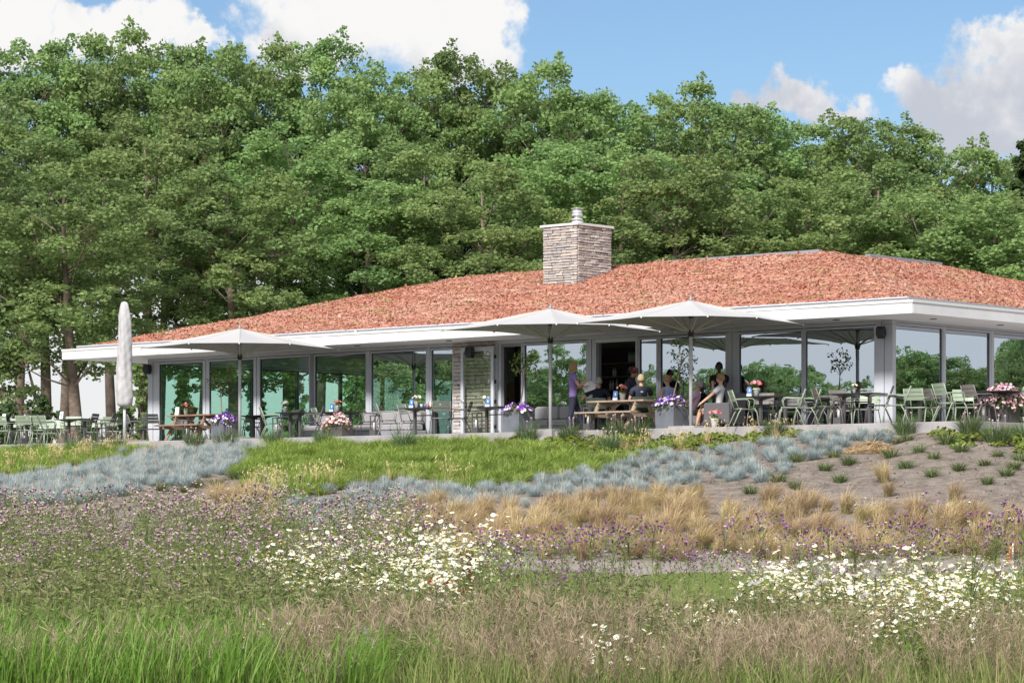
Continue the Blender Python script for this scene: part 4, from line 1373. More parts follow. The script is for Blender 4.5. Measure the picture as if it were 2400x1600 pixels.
def thistle(H=1.1, nb=9, pale=0.25, spread=.34, hs=.026):
    st, fl = Soup(), Soup()
    def stem(p0, az, h, rc, wd, dr=.0, segs=3):
        v, l, q = ribbon(np.array([p0]), np.array([az]), h, rc, wd, segs, dr)
        st.add(v, l, q, np.array([R.uniform(.35, .75)]))
        v2, l2, q2 = ribbon(np.array([p0]), np.array([az]), h, rc, wd, segs, dr, np.array([az]))
        st.add(v2, l2, q2, np.array([R.uniform(.25, .6)]))
        return v[0].reshape(-1, 2, 3).mean(1)
    main = stem((0, 0, -.02), R.rand() * 6.28, H * .88, R.uniform(.02, .10), .013, 0, 5)
    ends = [main[-1]]
    lines = [main]
    for k in range(nb):
        t = R.uniform(.30, .96); i = min(int(t * 5), 4); f = t * 5 - i
        b = main[i] * (1 - f) + main[i + 1] * f
        ln_ = (1.02 - t) * H * R.uniform(.65, 1.0) + .06
        s1 = stem(b, R.rand() * 6.28, ln_ * .82, spread * R.uniform(.5, 1.1) * (1.1 - .5 * t), .008)
        ends.append(s1[-1]); lines.append(s1)
        for _ in range(R.randint(1, 3)):
            f2 = R.uniform(.3, .9); j = min(int(f2 * 3), 2)
            b2 = s1[j] + (s1[j + 1] - s1[j]) * (f2 * 3 - j)
            s2 = stem(b2, R.rand() * 6.28, ln_ * R.uniform(.2, .4), .12 * R.rand() + .03, .006, 0, 2)
            ends.append(s2[-1])
    # leaves: narrow, spiny, along every stem
    P0, D0 = [], []
    for ln_ in lines:
        m_ = 20 if ln_ is main else 9
        for _ in range(m_):
            t = R.rand() * (len(ln_) - 1.001); i = int(t)
            P0.append(ln_[i] + (ln_[i + 1] - ln_[i]) * (t - i)); D0.append(unit(R.normal(0, 1, 3) * np.array([1, 1, .45]) + np.array([0, 0, .35])))
    P0, D0 = np.array(P0), np.array(D0)
    n = len(P0); s_ = R.uniform(.018, .052, n)[:, None] * np.clip(1.45 - P0[:, 2:3] / H, .45, 1.4)
    st.quads(P0 + D0 * s_, D0 * s_, unit(np.cross(D0, rdir(n))) * s_ * .17, np.clip(R.normal(.5, .22, n), 0, 1))
    E_ = np.array(ends)
    c = np.concatenate([E_, E_[R.rand(len(E_)) < .75] + R.normal(0, .016, (int(1e3), 3))[:0]]) if False else E_
    extra = E_[R.rand(len(E_)) < .40]
    extra2 = E_[R.rand(len(E_)) < .2]
    c = np.concatenate([E_, extra + R.normal(0, .018, extra.shape), extra2 + R.normal(0, .024, extra2.shape)])
    n = len(c)
    d = unit(R.normal(0, .35, (n, 3)) + np.array([0, 0, 1]))
    tone = np.where(R.rand(n) < pale, R.uniform(.72, .98, n), R.uniform(.04, .66, n))
    head(fl, c, d, hs * R.uniform(.75, 1.25, n), tone, 1)
    return st, fl


def daisy(nf=40, H=.62, r=.26, fs=.0195):
    st, fl = Soup(), Soup()
    a = R.rand(nf) * 6.28; rr = .07 * np.sqrt(R.rand(nf))
    p0 = np.stack([np.cos(a) * rr, np.sin(a) * rr, np.full(nf, -.02)], 1)
    rc = r * np.sqrt(R.rand(nf)); hh = H * R.uniform(.62, 1.05, nf) * (1 - .25 * (rc / r) ** 2)
    v, l, q = ribbon(p0, a, hh, rc, .006, 3, .0)
    st.add(v, l, q, np.clip(R.normal(.55, .15, nf), 0, 1))
    n = 130; k = R.randint(nf, size=n); s0 = v[:, 0::2]; t = R.uniform(.05, .8, n); i = np.minimum((t * 3).astype(int), 2); f = (t * 3 - i)[:, None]
    b = s0[k, i] * (1 - f) + s0[k, i + 1] * f
    d = unit(R.normal(0, 1, (n, 3)) + np.array([0, 0, .5])); ln_ = R.uniform(.02, .045, n)[:, None]
    st.quads(b + d * ln_, d * ln_, unit(np.cross(d, rdir(n))) * .006, np.clip(R.normal(.5, .2, n), 0, 1))
    c = v[:, -2:].mean(1)
    d = unit(R.normal(0, .34, (nf, 3)) + np.array([0, -.12, 1])); u = unit(np.cross(d, rdir(nf))); w_ = np.cross(d, u)
    S_ = (fs * R.uniform(.75, 1.2, nf))[:, None]
    drop = R.uniform(-.1, .5, nf)[:, None]
    K = 9
    for j in range(K):                                   # separate petals with gaps
        a0 = 2 * math.pi * j / K
        e = u * math.cos(a0) + w_ * math.sin(a0); g = -u * math.sin(a0) + w_ * math.cos(a0)
        v_ = np.stack([c + e * S_ * .30 - g * S_ * .10, c + e * S_ * 1.0 - g * S_ * .25 - d * S_ * drop * .5, c + e * S_ * 1.08 + g * S_ * .22 - d * S_ * drop * .55, c + e * S_ * .30 + g * S_ * .12], 1)
        fl.add(v_, np.zeros((nf, 4)), np.array([[0, 1, 2, 3]]), np.full(nf, .5), 0)
    for j in range(6):
        a0 = 2 * math.pi * j / 6; a1 = a0 + 2 * math.pi / 6
        e0 = u * math.cos(a0) + w_ * math.sin(a0); e1 = u * math.cos(a1) + w_ * math.sin(a1)
        v_ = np.stack([c + e0 * S_ * .36, c + e1 * S_ * .36, c + e1 * S_ * .12 + d * S_ * .36, c + e0 * S_ * .12 + d * S_ * .36], 1)
        fl.add(v_, np.zeros((nf, 4)), np.array([[0, 1, 2, 3]]), np.full(nf, .5), 1)
    return st, fl


DG = [dry_tuft() for _ in range(6)]
MG = [green_tuft_() for _ in range(5)] + [tuft(30, .13, .5, .3, .006, 3, .15, 1.5, tone=.85, ts=.15)]
HB = [herb() for _ in range(5)]


def field(step, y0, y1, fn, margin=140):
    X, Y, Z = jitter_pts(step, -9.5, 9.5, y0, y1)
    px = 1200 + X / Y * F
    pr = fn(px, Y)
    ok = (px > -margin) & (px < 2400 + margin) & (R.rand(len(X)) < pr)
    return np.stack([X, Y, Z], 1)[ok], px[ok], Y[ok]


def rear(px):      # where the wild meadow ends towards the slope
    return np.interp(px, [-200, 700, 1000, 1250, 1550, 1650, 1950, 2150, 2500], [36, 35, 31, 28.5, 27.5, 25.5, 25.5, 28, 29])


pts, px, Y_ = field(.20, 17.3, 28, lambda p, y: np.where(y < rear(p) - 1.5, 1, 0) * np.where(p < 620 + 90 * np.sin(y * 2.3) + 60 * np.sin(y * 5.1), np.where(y < 20.5, .09, .24), np.where(y > 24, .12, np.where(y < 20, .30, .27))) * (1 - .55 * (np.abs(p - 1330) < 200) * (y > 21)) * (.35 + .9 * (np.sin(p / 97.0 + 2.0 * np.sin(y * 1.1)) > -.25)))
bake('dry_grass', DG, pts, R.rand(len(pts)) * 6.28, R.uniform(.65, 1.15, len(pts)) * np.where(px > 1500, .9, 1.0), [M['dryg']], R.normal(-.02, .14, len(pts)) + .10 * np.sin(pts[:, 0] * 1.7 + pts[:, 1]), 'stuff', 'brown and straw coloured dry meadow grass in the foreground')
pts, px, Y_ = field(.23, 17.0, 36, lambda p, y: np.where(y < rear(p), .85, 0) * np.where((p > 620) & (y < 20), .85, 1))
bake('meadow_grass', MG, pts, R.rand(len(pts)) * 6.28, R.uniform(.7, 1.2, len(pts)) * np.where((px > 1500) & (Y_ > 23), .62, 1.0), [M['mgrass']], R.normal(0, .12, len(pts)), 'stuff', 'green grass between the wild flowers')
TG = [tuft(26, .12, .92, .22, .006, 4, .10, 1.4, tone=.86, ts=.14) for _ in range(4)]
pts, px, Y_ = field(.36, 21, 35, lambda p, y: np.where(y < rear(p), .7, 0) * np.where(p < 1000, 1, .22))
bake('tall_grass', TG, pts, R.rand(len(pts)) * 6.28, R.uniform(.6, 1.1, len(pts)) * np.interp(pts[:, 1], [21, 27, 35], [.66, 1.0, 1.25]), [M['mgrass']], R.normal(0, .1, len(pts)), 'stuff', 'tall yellowing grass stalks among the thistles')
pts, px, Y_ = field(.27, 18.5, 36, lambda p, y: np.where(y < rear(p), .8, 0))
bake('meadow_herbs', HB, pts, R.rand(len(pts)) * 6.28, R.uniform(.7, 1.35, len(pts)) * np.where((px > 1500) & (Y_ > 23), .65, 1.0) * np.where(px < 900, 1.25, 1), [M['thistle']], R.normal(0, .12, len(pts)), 'stuff', 'feathery green herbs between the wild flowers')

# lush green grass at the lower left
def lush(n, x0, x1, y0, y1, h0, h1, sp):
    p = np.stack([R.uniform(x0, x1, n), R.uniform(y0, y1, n)], 1)
    z = gz(p[:, 0], p[:, 1])
    p0 = np.stack([p[:, 0], p[:, 1], z - .02], 1)
    az = R.normal(.5, 1.3, n)
    v, l, q = ribbon(p0, az, R.uniform(h0, h1, n), R.uniform(.04, .26, n), R.uniform(.010, .018, n), 4, R.uniform(0, .28, n), R.rand(n) * 6.28, 2.0)
    sp.add(v, l, q, np.clip(R.normal(.5, .22, n), 0, 1))
sp = Soup()
lush(5200, -3.7, -1.45, 17.0, 20.2, .36, .68, sp); lush(2400, -3.9, -1.2, 20.0, 21.4, .35, .66, sp)
lush(420, -1.5, -.9, 17.2, 18.9, .25, .48, sp); lush(160, 1.4, 2.0, 17.3, 18.4, .2, .38, sp)
for xc in (-1.50, -1.35, -1.15, -.95):
    lush(260, xc - .25, xc + .18, 17.1, 19.6, .30, .58, sp)
lush(420, -.75, -.15, 18.6, 20.5, .3, .55, sp); lush(300, 2.0, 2.7, 18.5, 20, .25, .45, sp)
o = mobj('lush_grass', sp.mesh('lush_grass', [M['lush']]))
tag(o, 'tall lush bright green grass blades at the lower left', kind='stuff')


def plants(name, make, nvar, pts, mats, flmats, label, cat, group, scs, flname='flowers'):
    vs_ = []
    for _ in range(nvar):
        st, fl = make()
        vs_.append((st.mesh(name, mats), fl.mesh(flname, flmats)))
    for j in range(len(pts)):
        a, b = vs_[j % nvar]
        o = mobj(name, a, None, tuple(pts[j]), (R.normal(0, .07), R.normal(0, .07), R.rand() * 6.28), scs[j])
        lb = label(j) if callable(label) else label
        tag(o, lb, cat, group(j) if callable(group) else group)
        mobj(flname, b, o)['kind'] = 'stuff'


PM = [M['thistle'], M['purple']]
# left: a dense stand, gone partly to seed
pts, px, Y_ = field(.47, 21.5, 35.5, lambda p, y: np.where(p < 980, .80, 0) * np.where(p > 620, np.where(y < 25, .3, .9), 1), 60)
pts, Y_ = pts[:230], Y_[:230] if len(pts) > 230 else Y_
o_ = np.argsort(-pts[:, 1])[:230]
pts = pts[np.sort(o_)]
plants('thistle', lambda: thistle(1.06, 8, .72, hs=.020), 8, pts, PM, PM, 'slender thistle in the dense purple and pale pink stand at the left', 'thistle', 'thistles of the left stand', R.uniform(.82, 1.15, len(pts)) * np.interp(pts[:, 1], [21, 27, 35], [.74, 1.02, 1.24]))
# centre and right: taller single plants
c1 = [(x, y) for x, y in zip(R.uniform(1130, 1560, 30), R.uniform(21.5, 27, 30))]
c2 = [(x, y) for x, y in zip(R.uniform(1560, 2180, 26), R.uniform(22.5, 27, 26))]
c3 = [(x, y) for x, y in zip(R.uniform(2190, 2440, 10), R.uniform(20.5, 25, 10))]
c4 = [(1640, 26.5), (1660, 25.8), (1005, 29.5), (960, 31), (1060, 30), (890, 33)]
for grp, cc, lab, hh in (('centre', c1, 'tall green thistle with purple heads in the middle clump before the path', 1.12), ('right', c2, 'tall thistle with purple heads rising through the right hand daisies', 1.16), ('edge', c3, 'big branching thistle with purple heads at the right edge', 1.22), ('few', c4, 'lone thistle with purple heads in front of the golf green or behind the left daisies', 1.0)):
    p = np.array([((a - 1200) / F * b, b, float(gz((a - 1200) / F * b, b))) for a, b in cc])
    plants('thistle', lambda: thistle(hh, 9, .22, .46, .021), 4, p, PM, PM, lab, 'thistle', 'thistles ' + grp, R.uniform(.62, 1.12, len(p)))
# daisies
d1 = [(x, y) for x, y in zip(np.concatenate([R.normal(870, 120, 70), R.normal(1050, 75, 34)]), np.concatenate([R.uniform(22.5, 31, 70), R.uniform(26, 31, 34)]))]
d2 = [(x, y) for x, y in zip(np.concatenate([R.normal(2130, 130, 60), R.uniform(1740, 2000, 30), R.normal(2150, 55, 22)]), np.concatenate([R.uniform(20.2, 25.5, 60), R.uniform(22.5, 25.5, 30), R.uniform(18.8, 20.6, 22)]))]
d3 = [(x, y) for x, y in zip(R.normal(700, 30, 10), R.uniform(18.0, 19.2, 10))]
d4 = [(x, y) for x, y in zip(np.concatenate([R.normal(1620, 50, 6), R.normal(1420, 40, 5), R.normal(420, 160, 6)]), np.concatenate([R.uniform(20.5, 22, 6), R.uniform(18.5, 19.5, 5), R.uniform(23, 28, 6)]))]
for grp, cc, lab, hh in (('left', d1, 'white daisy like mayweed in the big patch left of centre', .82), ('right', d2, 'white daisy like mayweed in the big patch at the right', .80), ('small', d3, 'white daisy like mayweed in the small patch by the lush grass', .48), ('stray', d4, 'stray white mayweed among the dry grass', .55)):
    p = np.array([((a - 1200) / F * b, b, float(gz((a - 1200) / F * b, b))) for a, b in cc])
    plants('mayweed', lambda: daisy(38, hh), 4, p, [M['mgrass']], [M['petal'], M['disc']], lab, 'wild flower', 'mayweed ' + grp, R.uniform(.75, 1.2, len(p)) * np.interp(p[:, 1], [18, 21, 26, 31], [.95, .84, 1.08, 1.18]))
# poppies
for i, (a, b, lb) in enumerate(((1005, 1366, 'nearest the daisies'), (1019, 1358, 'just above its twin'), (1046, 1369, 'right of the pair'), (1085, 1390, 'half hidden in brown grass'))):
    Yp = 23.0 + .3 * i
    x_ = (a - 1200) / F * Yp; zt = E + (HOR - b) / F * Yp; z0 = float(gz(x_, Yp))
    st = MB(); st.tube([(0, 0, 0), (.02, 0, (zt - z0) * .6), (0, 0, zt - z0)], .004, 4)
    o = st.build('poppy', [M['thistle']], None, (x_, Yp, z0)); tag(o, 'single orange red poppy ' + lb, 'poppy', 'poppies')
    fl = MB()
    for k in range(5):
        a0 = k * 1.256
        e = Vector((math.cos(a0), math.sin(a0), 0)); g = Vector((-math.sin(a0), math.cos(a0), 0))
        fl.add([(0, 0, 0), e * .030 - g * .02 + Vector((0, 0, .014)), e * .044 + Vector((0, 0, .03)), e * .030 + g * .02 + Vector((0, 0, .014))], [(0, 1, 2, 3)])
    fl.build('petals', [M['poppy']], o, (0, 0, zt - z0))
# docks
for i, (a, b, Yp, lb) in enumerate(((1098, 1290, 26.5, 'beside the left daisies'), (1378, 1440, 20.5, 'low in the middle foreground'), (1215, 1345, 26, 'before the path'))):
    x_ = (a - 1200) / F * Yp; z0 = float(gz(x_, Yp)); h = E + (HOR - b) / F * Yp - z0
    sp = Soup(); n = 260
    t = R.rand(n) ** .7; k = R.randint(4, size=n)
    ang = np.array([0, 1.7, 3.3, 5.0])[k]; rc = np.array([0, .09, .08, .10])[k]
    c = np.stack([np.cos(ang) * rc * t, np.sin(ang) * rc * t, h * (.35 + .65 * t)], 1) + R.normal(0, .010, (n, 3))
    d = rdir(n)
    sp.quads(c, d * .014, unit(np.cross(d, rdir(n))) * .009, R.rand(n))
    p0 = np.zeros((4, 3)); v, l, q = ribbon(p0, np.array([0, 1.7, 3.3, 5.0]), np.full(4, h), np.array([0, .1, .09, .11]), .006, 3); sp.add(v, l, q, np.full(4, .6))
    o = mobj('dock', sp.mesh('dock', [M['dock']]), None, (x_, Yp, z0)); tag(o, 'rusty red seed spike of dock ' + lb, 'dock plant', 'dock plants')
# thistledown
for i, (a, b, Yp) in enumerate(((1922, 1366, 22), (2050, 1355, 22.5), (2022, 1398, 21.5), (1765, 1372, 22.5), (845, 1485, 19.5), (860, 1512, 19))):
    x_ = (a - 1200) / F * Yp; z0 = float(gz(x_, Yp)); h = E + (HOR - b) / F * Yp - z0
    sp = Soup(); n = 120; d = rdir(n); d[:, 2] = np.abs(d[:, 2]); L_ = R.uniform(.02, .042, n)[:, None]
    sp.quads(d * L_, d * L_, unit(np.cross(d, rdir(n))) * .003, R.rand(n))
    st = MB(); st.tube([(0, 0, 0), (.01, 0, h)], .004, 4)
    o = st.build('seeding_thistle', [M['thistle']], None, (x_, Yp, z0)); tag(o, 'fluffy white thistledown head on a thin stalk ' + ('at the right' if a > 1500 else 'low at the left'), 'thistle', 'thistledown heads ' + ('right' if a > 1500 else 'left'))
    mobj('down', sp.mesh('down', [M['fluff']]), o, (.01, 0, h))

# ================================================================== furniture
def paint(name, c): return mat(name, tuple(.74 * q for q in c), 0.5, 0.06, 8)
CC = {'sage': paint('sage_paint', (0.36, 0.44, 0.33)), 'grey': paint('grey_green_paint', (0.20, 0.22, 0.205)), 'taupe': paint('taupe_paint', (0.215, 0.195, 0.185)), 'dark': paint('dark_grey_paint', (0.105, 0.10, 0.105)), 'pale': paint('pale_grey_paint', (0.33, 0.35, 0.33))}
M['table'] = mat('dark_table', (0.026, 0.025, 0.030), 0.45)
M['wood'] = mat('weathered_wood', (0.337, 0.258, 0.198), 0.85, 0.22, 7, bump=0.2, bscale=30)
M['woodr'] = mat('brown_wood', (0.253, 0.161, 0.114), 0.85, 0.22, 7, bump=0.2, bscale=30)
M['zinc'] = mat('zinc', (0.148, 0.161, 0.190), 0.55, 0.14, 4, metal=0.15)
M['zincdark'] = mat('dark_planter', (0.074, 0.065, 0.065), 0.6, 0.2, 4)
M['canvas'] = mat('parasol_canvas', (0.422, 0.422, 0.439), 0.85, 0.03, 2)
M['pole'] = mat('parasol_pole', (0.523, 0.523, 0.556), 0.4)
M['strut'] = mat('parasol_strut', (0.506, 0.489, 0.422), 0.5)
M['pot'] = mat('white_pot', (0.74, 0.74, 0.76), 0.4)
M['blue'] = mat('blue_card', (0.025, 0.12, 0.33), 0.5)
M['card'] = mat('white_card', (0.74, 0.75, 0.78), 0.6)
M['sofa'] = mat('sofa_fabric', (0.29, 0.285, 0.30), 0.9, 0.06, 10)
M['wicker'] = mat('armchair_fabric', (0.100, 0.096, 0.107), 0.85, 0.12, 30)
M['pink'] = leafmat('pink_blossom', [(0.0, (0.62, 0.10, 0.12)), (0.5, (0.75, 0.26, 0.26)), (1.0, (0.80, 0.50, 0.48))], 0.2)
M['paleb'] = leafmat('pale_pink_blossom', [(0.0, (0.55, 0.22, 0.34)), (0.4, (0.72, 0.44, 0.52)), (1.0, (0.82, 0.68, 0.70))], 0.2)
M['whiteb'] = leafmat('white_blossom', [(0.0, (0.74, 0.74, 0.62)), (1.0, (0.84, 0.84, 0.80))], 0.2)
M['violet'] = leafmat('violet_blossom', [(0.0, (0.10, 0.02, 0.26)), (0.5, (0.22, 0.06, 0.50)), (0.62, (0.30, 0.12, 0.58)), (0.70, (0.74, 0.70, 0.82)), (1.0, (0.82, 0.80, 0.86))], 0.2)
M['potleaf'] = leafmat('pot_leaf', [(0.0, (0.07, 0.11, 0.02)), (0.6, (0.16, 0.19, 0.04)), (1.0, (0.30, 0.25, 0.06))], 0.3)
M['treeleaf'] = leafmat('citrus_leaf', [(0.0, (0.08, 0.14, 0.02)), (0.6, (0.20, 0.27, 0.05)), (1.0, (0.34, 0.38, 0.12))], 0.35, 0.5)
M['stem'] = mat('pale_stem', (0.36, 0.28, 0.19), 0.8)
M['candle'] = mat('candle', (0.70, 0.70, 0.68), 0.5)
M['terracotta'] = mat('basket', (0.11, 0.115, 0.045), 0.9, 0.3, 12)


def face(deg): return rad(deg)        # heading on the ground: 0 to the right, 90 away from the camera, 180 left, 270 to the camera


def make_chair(color):
    m = CC[color]
    t = empty('garden_armchair')
    w_, sd, sh = .50, .46, .45
    fr = lambda: MB()
    # local axes: faces +y ; origin on the ground under the seat
    for s_ in (-1, 1):
        mb = MB(); x = s_ * w_ / 2
        mb.tube([(x * 1.16, sd / 2 + .05, 0), (x * 1.04, sd / 2 + .01, sh * .75), (x, sd / 2 - .05, sh - .02)], .0135, 6); mb.build('leg', m, t)
        mb = MB(); mb.tube([(x * 1.14, -sd / 2 - .12, 0), (x * 1.03, -sd / 2 + .02, sh * .72), (x, -sd / 2 + .09, sh - .02)], .0135, 6); mb.build('leg', m, t)
        mb = MB(); mb.tube([(x, -sd / 2 + .02, sh - .02), (x * .98, -sd / 2 - .055, sh + .18), (x * .96, -sd / 2 - .145, .875)], .0125, 6); mb.build('back_post', m, t)
        mb = MB(); mb.tube([(x * 1.0, sd / 2 - .08, sh - .01), (x * 1.10, sd / 2 - .05, .60), (x * 1.14, sd / 2 - .09, .665), (x * 1.14, sd / 2 - .16, .675), (x * 1.08, -sd / 2 - .02, .66), (x * .98, -sd / 2 - .085, .64)], .012, 6); mb.build('armrest', m, t)
    mb = MB(); mb.tube([(-w_ / 2, -sd / 2 + .02, sh - .02), (-w_ / 2, sd / 2 - .03, sh - .02), (w_ / 2, sd / 2 - .03, sh - .02), (w_ / 2, -sd / 2 + .02, sh - .02), (-w_ / 2, -sd / 2 + .02, sh - .02)], .012, 5); mb.build('seat_frame', m, t)
    n = 5
    for k in range(n):
        y0 = -sd / 2 + .03 + k * (sd - .04) / n
        zz = sh - .012 - .018 * math.sin(math.pi * (k + .5) / n)
        mb = MB(); mb.box(-w_ / 2 + .008, w_ / 2 - .008, y0 + .006, y0 + (sd - .04) / n - .006, zz, zz + .012, 0, .004); mb.build('seat_slat', m, t)
    for k, (z0, z1) in enumerate(((.60, .685), (.697, .782), (.794, .88))):
        def yb(z): return -sd / 2 - .055 - (z - sh - .18) / (.875 - sh - .18) * .09
        mb = MB()
        for (sx_, ) in ((1,),):
            pts = [(-w_ / 2 * .97, 0), (-w_ / 4, -.022), (0, -.03), (w_ / 4, -.022), (w_ / 2 * .97, 0)]
            vs = []
            for (xx, dy_) in pts:
                for z in (z0, z1):
                    for th in (0, .012): vs.append((xx, yb(z) + dy_ + th + .005, z))
            fs = []
            for i in range(4):
                a, b = i * 4, i * 4 + 4
                fs += [(a, b, b + 2, a + 2), (a + 1, a + 3, b + 3, b + 1), (a, a + 1, b + 1, b), (a + 2, b + 2, b + 3, a + 3)]
            fs += [(0, 2, 3, 1), (16, 17, 19, 18)]
            mb.add(vs, fs)
        mb.build('back_slat', m, t)
    return t


CHP = {}


def place(proto, make, key, loc, rz, label, cat, group):
    if key not in proto:
        proto[key] = make(); o = proto[key]
    else: o = copy_tree(proto[key])
    o.location = loc; o.rotation_euler = (0, 0, rz)
    return tag(o, label, cat, group)


def chair(color, px, y, deg, label):
    return place(CHP, lambda: make_chair(color), color, P(px, y), face(deg) - math.pi / 2, label, 'chair', 'metal armchairs on the terrace')


CHAIRS = [
    ('grey', 4, -3.3, 10, 'grey garden armchair cut by the left edge'),
    ('sage', 16, -3.7, 60, 'sage garden armchair nearest the left edge, legs in front'),
    ('sage', 36, -2.4, 265, 'sage garden armchair across the leftmost table'),
    ('sage', 63, -3.6, 80, 'sage garden armchair with its back to us at the leftmost table'),
    ('sage', 103, -3.3, 70, 'sage garden armchair half behind the grey one right of the leftmost table'),
    ('grey', 117, -3.7, 12, 'grey green garden armchair drawn up to the left end of the second table'),
    ('sage', 96, -1.0, 250, 'low far sage armchair seen between the two left tables'),
    ('sage', 126, -1.0, 265, 'far sage armchair in front of the two bare trunks'),
    ('sage', 166, -2.6, 265, 'sage garden armchair across the second table behind the white menu'),
    ('dark', 198, -3.6, 165, 'dark grey garden armchair at the right end of the second table'),
    ('dark', 243, -3.6, 172, 'dark grey garden armchair standing alone left of the closed parasol'),
    ('sage', 222, -0.9, 250, 'far pale sage armchair behind the dark grey one'),
    ('sage', 273, -1.0, 60, 'low far sage armchair right beside the closed parasol pole'),
    ('grey', 323, -2.2, 20, 'grey garden armchair right of the closed parasol pole'),
    ('grey', 360, -1.9, 80, 'grey garden armchair behind the left end of the brown picnic table'),
    ('dark', 432, -1.2, 270, 'dark grey armchair seen under the brown picnic table'),
    ('pale', 470, -1.3, 200, 'pale armchair seen through the legs of the brown picnic table'),
    ('sage', 548, -1.5, 80, 'sage armchair behind the zinc planter left of the left open parasol'),
    ('sage', 590, -1.4, 180, 'sage armchair just right of the left open parasol pole'),
    ('sage', 640, -3.4, 10, 'sage garden armchair at the table with white flowers, left side'),
    ('sage', 668, -2.2, 200, 'sage armchair behind the white flower table'),
    ('dark', 729, -3.3, 178, 'dark grey armchair at the right of the table with white flowers'),
    ('sage', 764, -2.2, 20, 'sage armchair behind the pink planter'),
    ('dark', 862, -2.7, 172, 'dark grey armchair right of the pink planter facing left'),
    ('pale', 912, -3.2, 8, 'pale grey green armchair in front of the sofa facing right'),
    ('pale', 968, -2.5, 30, 'pale grey armchair half behind the table with blue menu'),
    ('grey', 1033, -3.5, 95, 'grey armchair with its back to us at the blue menu table'),
    ('dark', 1073, -3.1, 172, 'dark grey armchair before the stone pier'),
    ('sage', 1402, -2.2, 80, 'grey green armchair holding the man with the raised hand'),
    ('sage', 1503, -2.2, 92, 'sage armchair holding the blond man in navy'),
    ('sage', 1592, -1.8, 100, 'sage armchair right of the woman in light blue'),
    ('sage', 1746, -3.7, 8, 'sage armchair left of the table with pink flowers and blue menu'),
    ('taupe', 1783, -2.5, 250, 'taupe armchair hidden behind the table with pink flowers'),
    ('dark', 1712, -1.2, 20, 'dark armchair close to the glass right of the seated pair'),
    ('sage', 1852, -3.6, 172, 'sage armchair with its back to us right of the pink flower table'),
    ('sage', 1888, -3.2, 172, 'second sage armchair behind the one right of the pink flower table'),
    ('dark', 1846, -1.2, 260, 'dark low armchair by the glass between the two sage ones'),
    ('grey', 1908, -1.0, 10, 'grey armchair by the glass left of the taupe ones'),
    ('taupe', 1942, -3.6, 8, 'light taupe armchair left of the right double table'),
    ('taupe', 1983, -2.5, 300, 'taupe armchair behind the right double table'),
    ('sage', 1972, -1.0, 80, 'low sage armchair by the glass behind the candle lantern'),
    ('sage', 2032, -1.3, 250, 'sage armchair by the glass under the right double table'),
    ('dark', 2056, -3.5, 170, 'dark taupe armchair at the right end of the right double table'),
    ('sage', 2097, -3.3, 172, 'sage armchair in front of the corner post of the pavilion'),
    ('sage', 2153, -1.6, 60, 'low sage armchair in front of the end window'),
    ('taupe', 2203, -1.2, 20, 'low taupe armchair in front of the end window'),
    ('sage', 2230, -3.5, 25, 'large sage armchair near the terrace corner with its back to us'),
    ('taupe', 2296, -2.4, 30, 'large taupe armchair right of the corner sage one'),
    ('sage', 2372, -1.5, 190, 'pale sage armchair behind the pink planter at the right'),
    ('sage', 2262, -.9, 270, 'low sage armchair seen between the two large ones'),
    ('sage', 2412, -.6, 190, 'sage armchair cut by the right edge'),
]
for c in CHAIRS: chair(*c)


def make_table(lx=1.3, wy=.72):
    t = empty('bistro_table')
    mb = MB(); mb.box(-lx / 2, lx / 2, -wy / 2, wy / 2, .725, .75, 0, .006); mb.build('table_top', M['table'], t)
    for s_ in (-1, 1):
        x = s_ * (lx / 2 - .28)
        mb = MB(); mb.box(x - .035, x + .035, -.035, .035, .012, .70); mb.build('leg', CC['dark'], t)
        mb = MB(); mb.add([(x - .22, -.22, .722), (x + .22, -.22, .722), (x + .22, .22, .722), (x - .22, .22, .722), (x - .035, -.035, .655), (x + .035, -.035, .655), (x + .035, .035, .655), (x - .035, .035, .655)], [(0, 1, 2, 3), (7, 6, 5, 4), (0, 4, 5, 1), (1, 5, 6, 2), (2, 6, 7, 3), (3, 7, 4, 0)]); mb.build('bracket', M['table'], t)
        mb = MB(); mb.box(x - .2, x + .2, -.25, .25, 0, .012); mb.build('foot', CC['dark'], t)
    mb = MB(); mb.box(-lx / 2 + .315, lx / 2 - .315, -.015, .015, .53, .56); mb.build('crossbar', CC['dark'], t)
    return t


TBP = {}
TABLES = [(45, -3.1, 'long', 'dark bistro table at the far left with a small white menu'), (180, -3.2, 'long', 'dark bistro table left of the closed parasol with a white menu'), (300, -1.4, 'short', 'low dark table behind the closed parasol'),
          (605, -1.7, 'short', 'dark table right behind the left open parasol pole'), (692, -2.9, 'short', 'dark table carrying white flowers'), (800, -2.3, 'long', 'dark table with blue menu and pink flowers behind the pink planter'), (996, -3.0, 'long', 'dark table with blue menu, sauces and white flowers'),
          (1165, -2.2, 'long', 'dark table before the open left door'), (1452, -1.6, 'long', 'dark table at which the two men in navy sit'), (1812, -3.1, 'long', 'dark table with pink flowers and blue menu right of the armchair'), (1928, -1.0, 'short', 'dark table close to the glass'),
          (2008, -3.0, 'long', 'dark double legged table before the corner post'), (2325, -1.9, 'long', 'dark table behind the pink planter at the right'), (2140, -.9, 'short', 'low dark table at the end window')]
for px, y, k, lb in TABLES:
    place(TBP, (lambda: make_table()) if k == 'long' else (lambda: make_table(.95, .7)), k, P(px, y), ROTZ, lb, 'table', 'dark bistro tables')


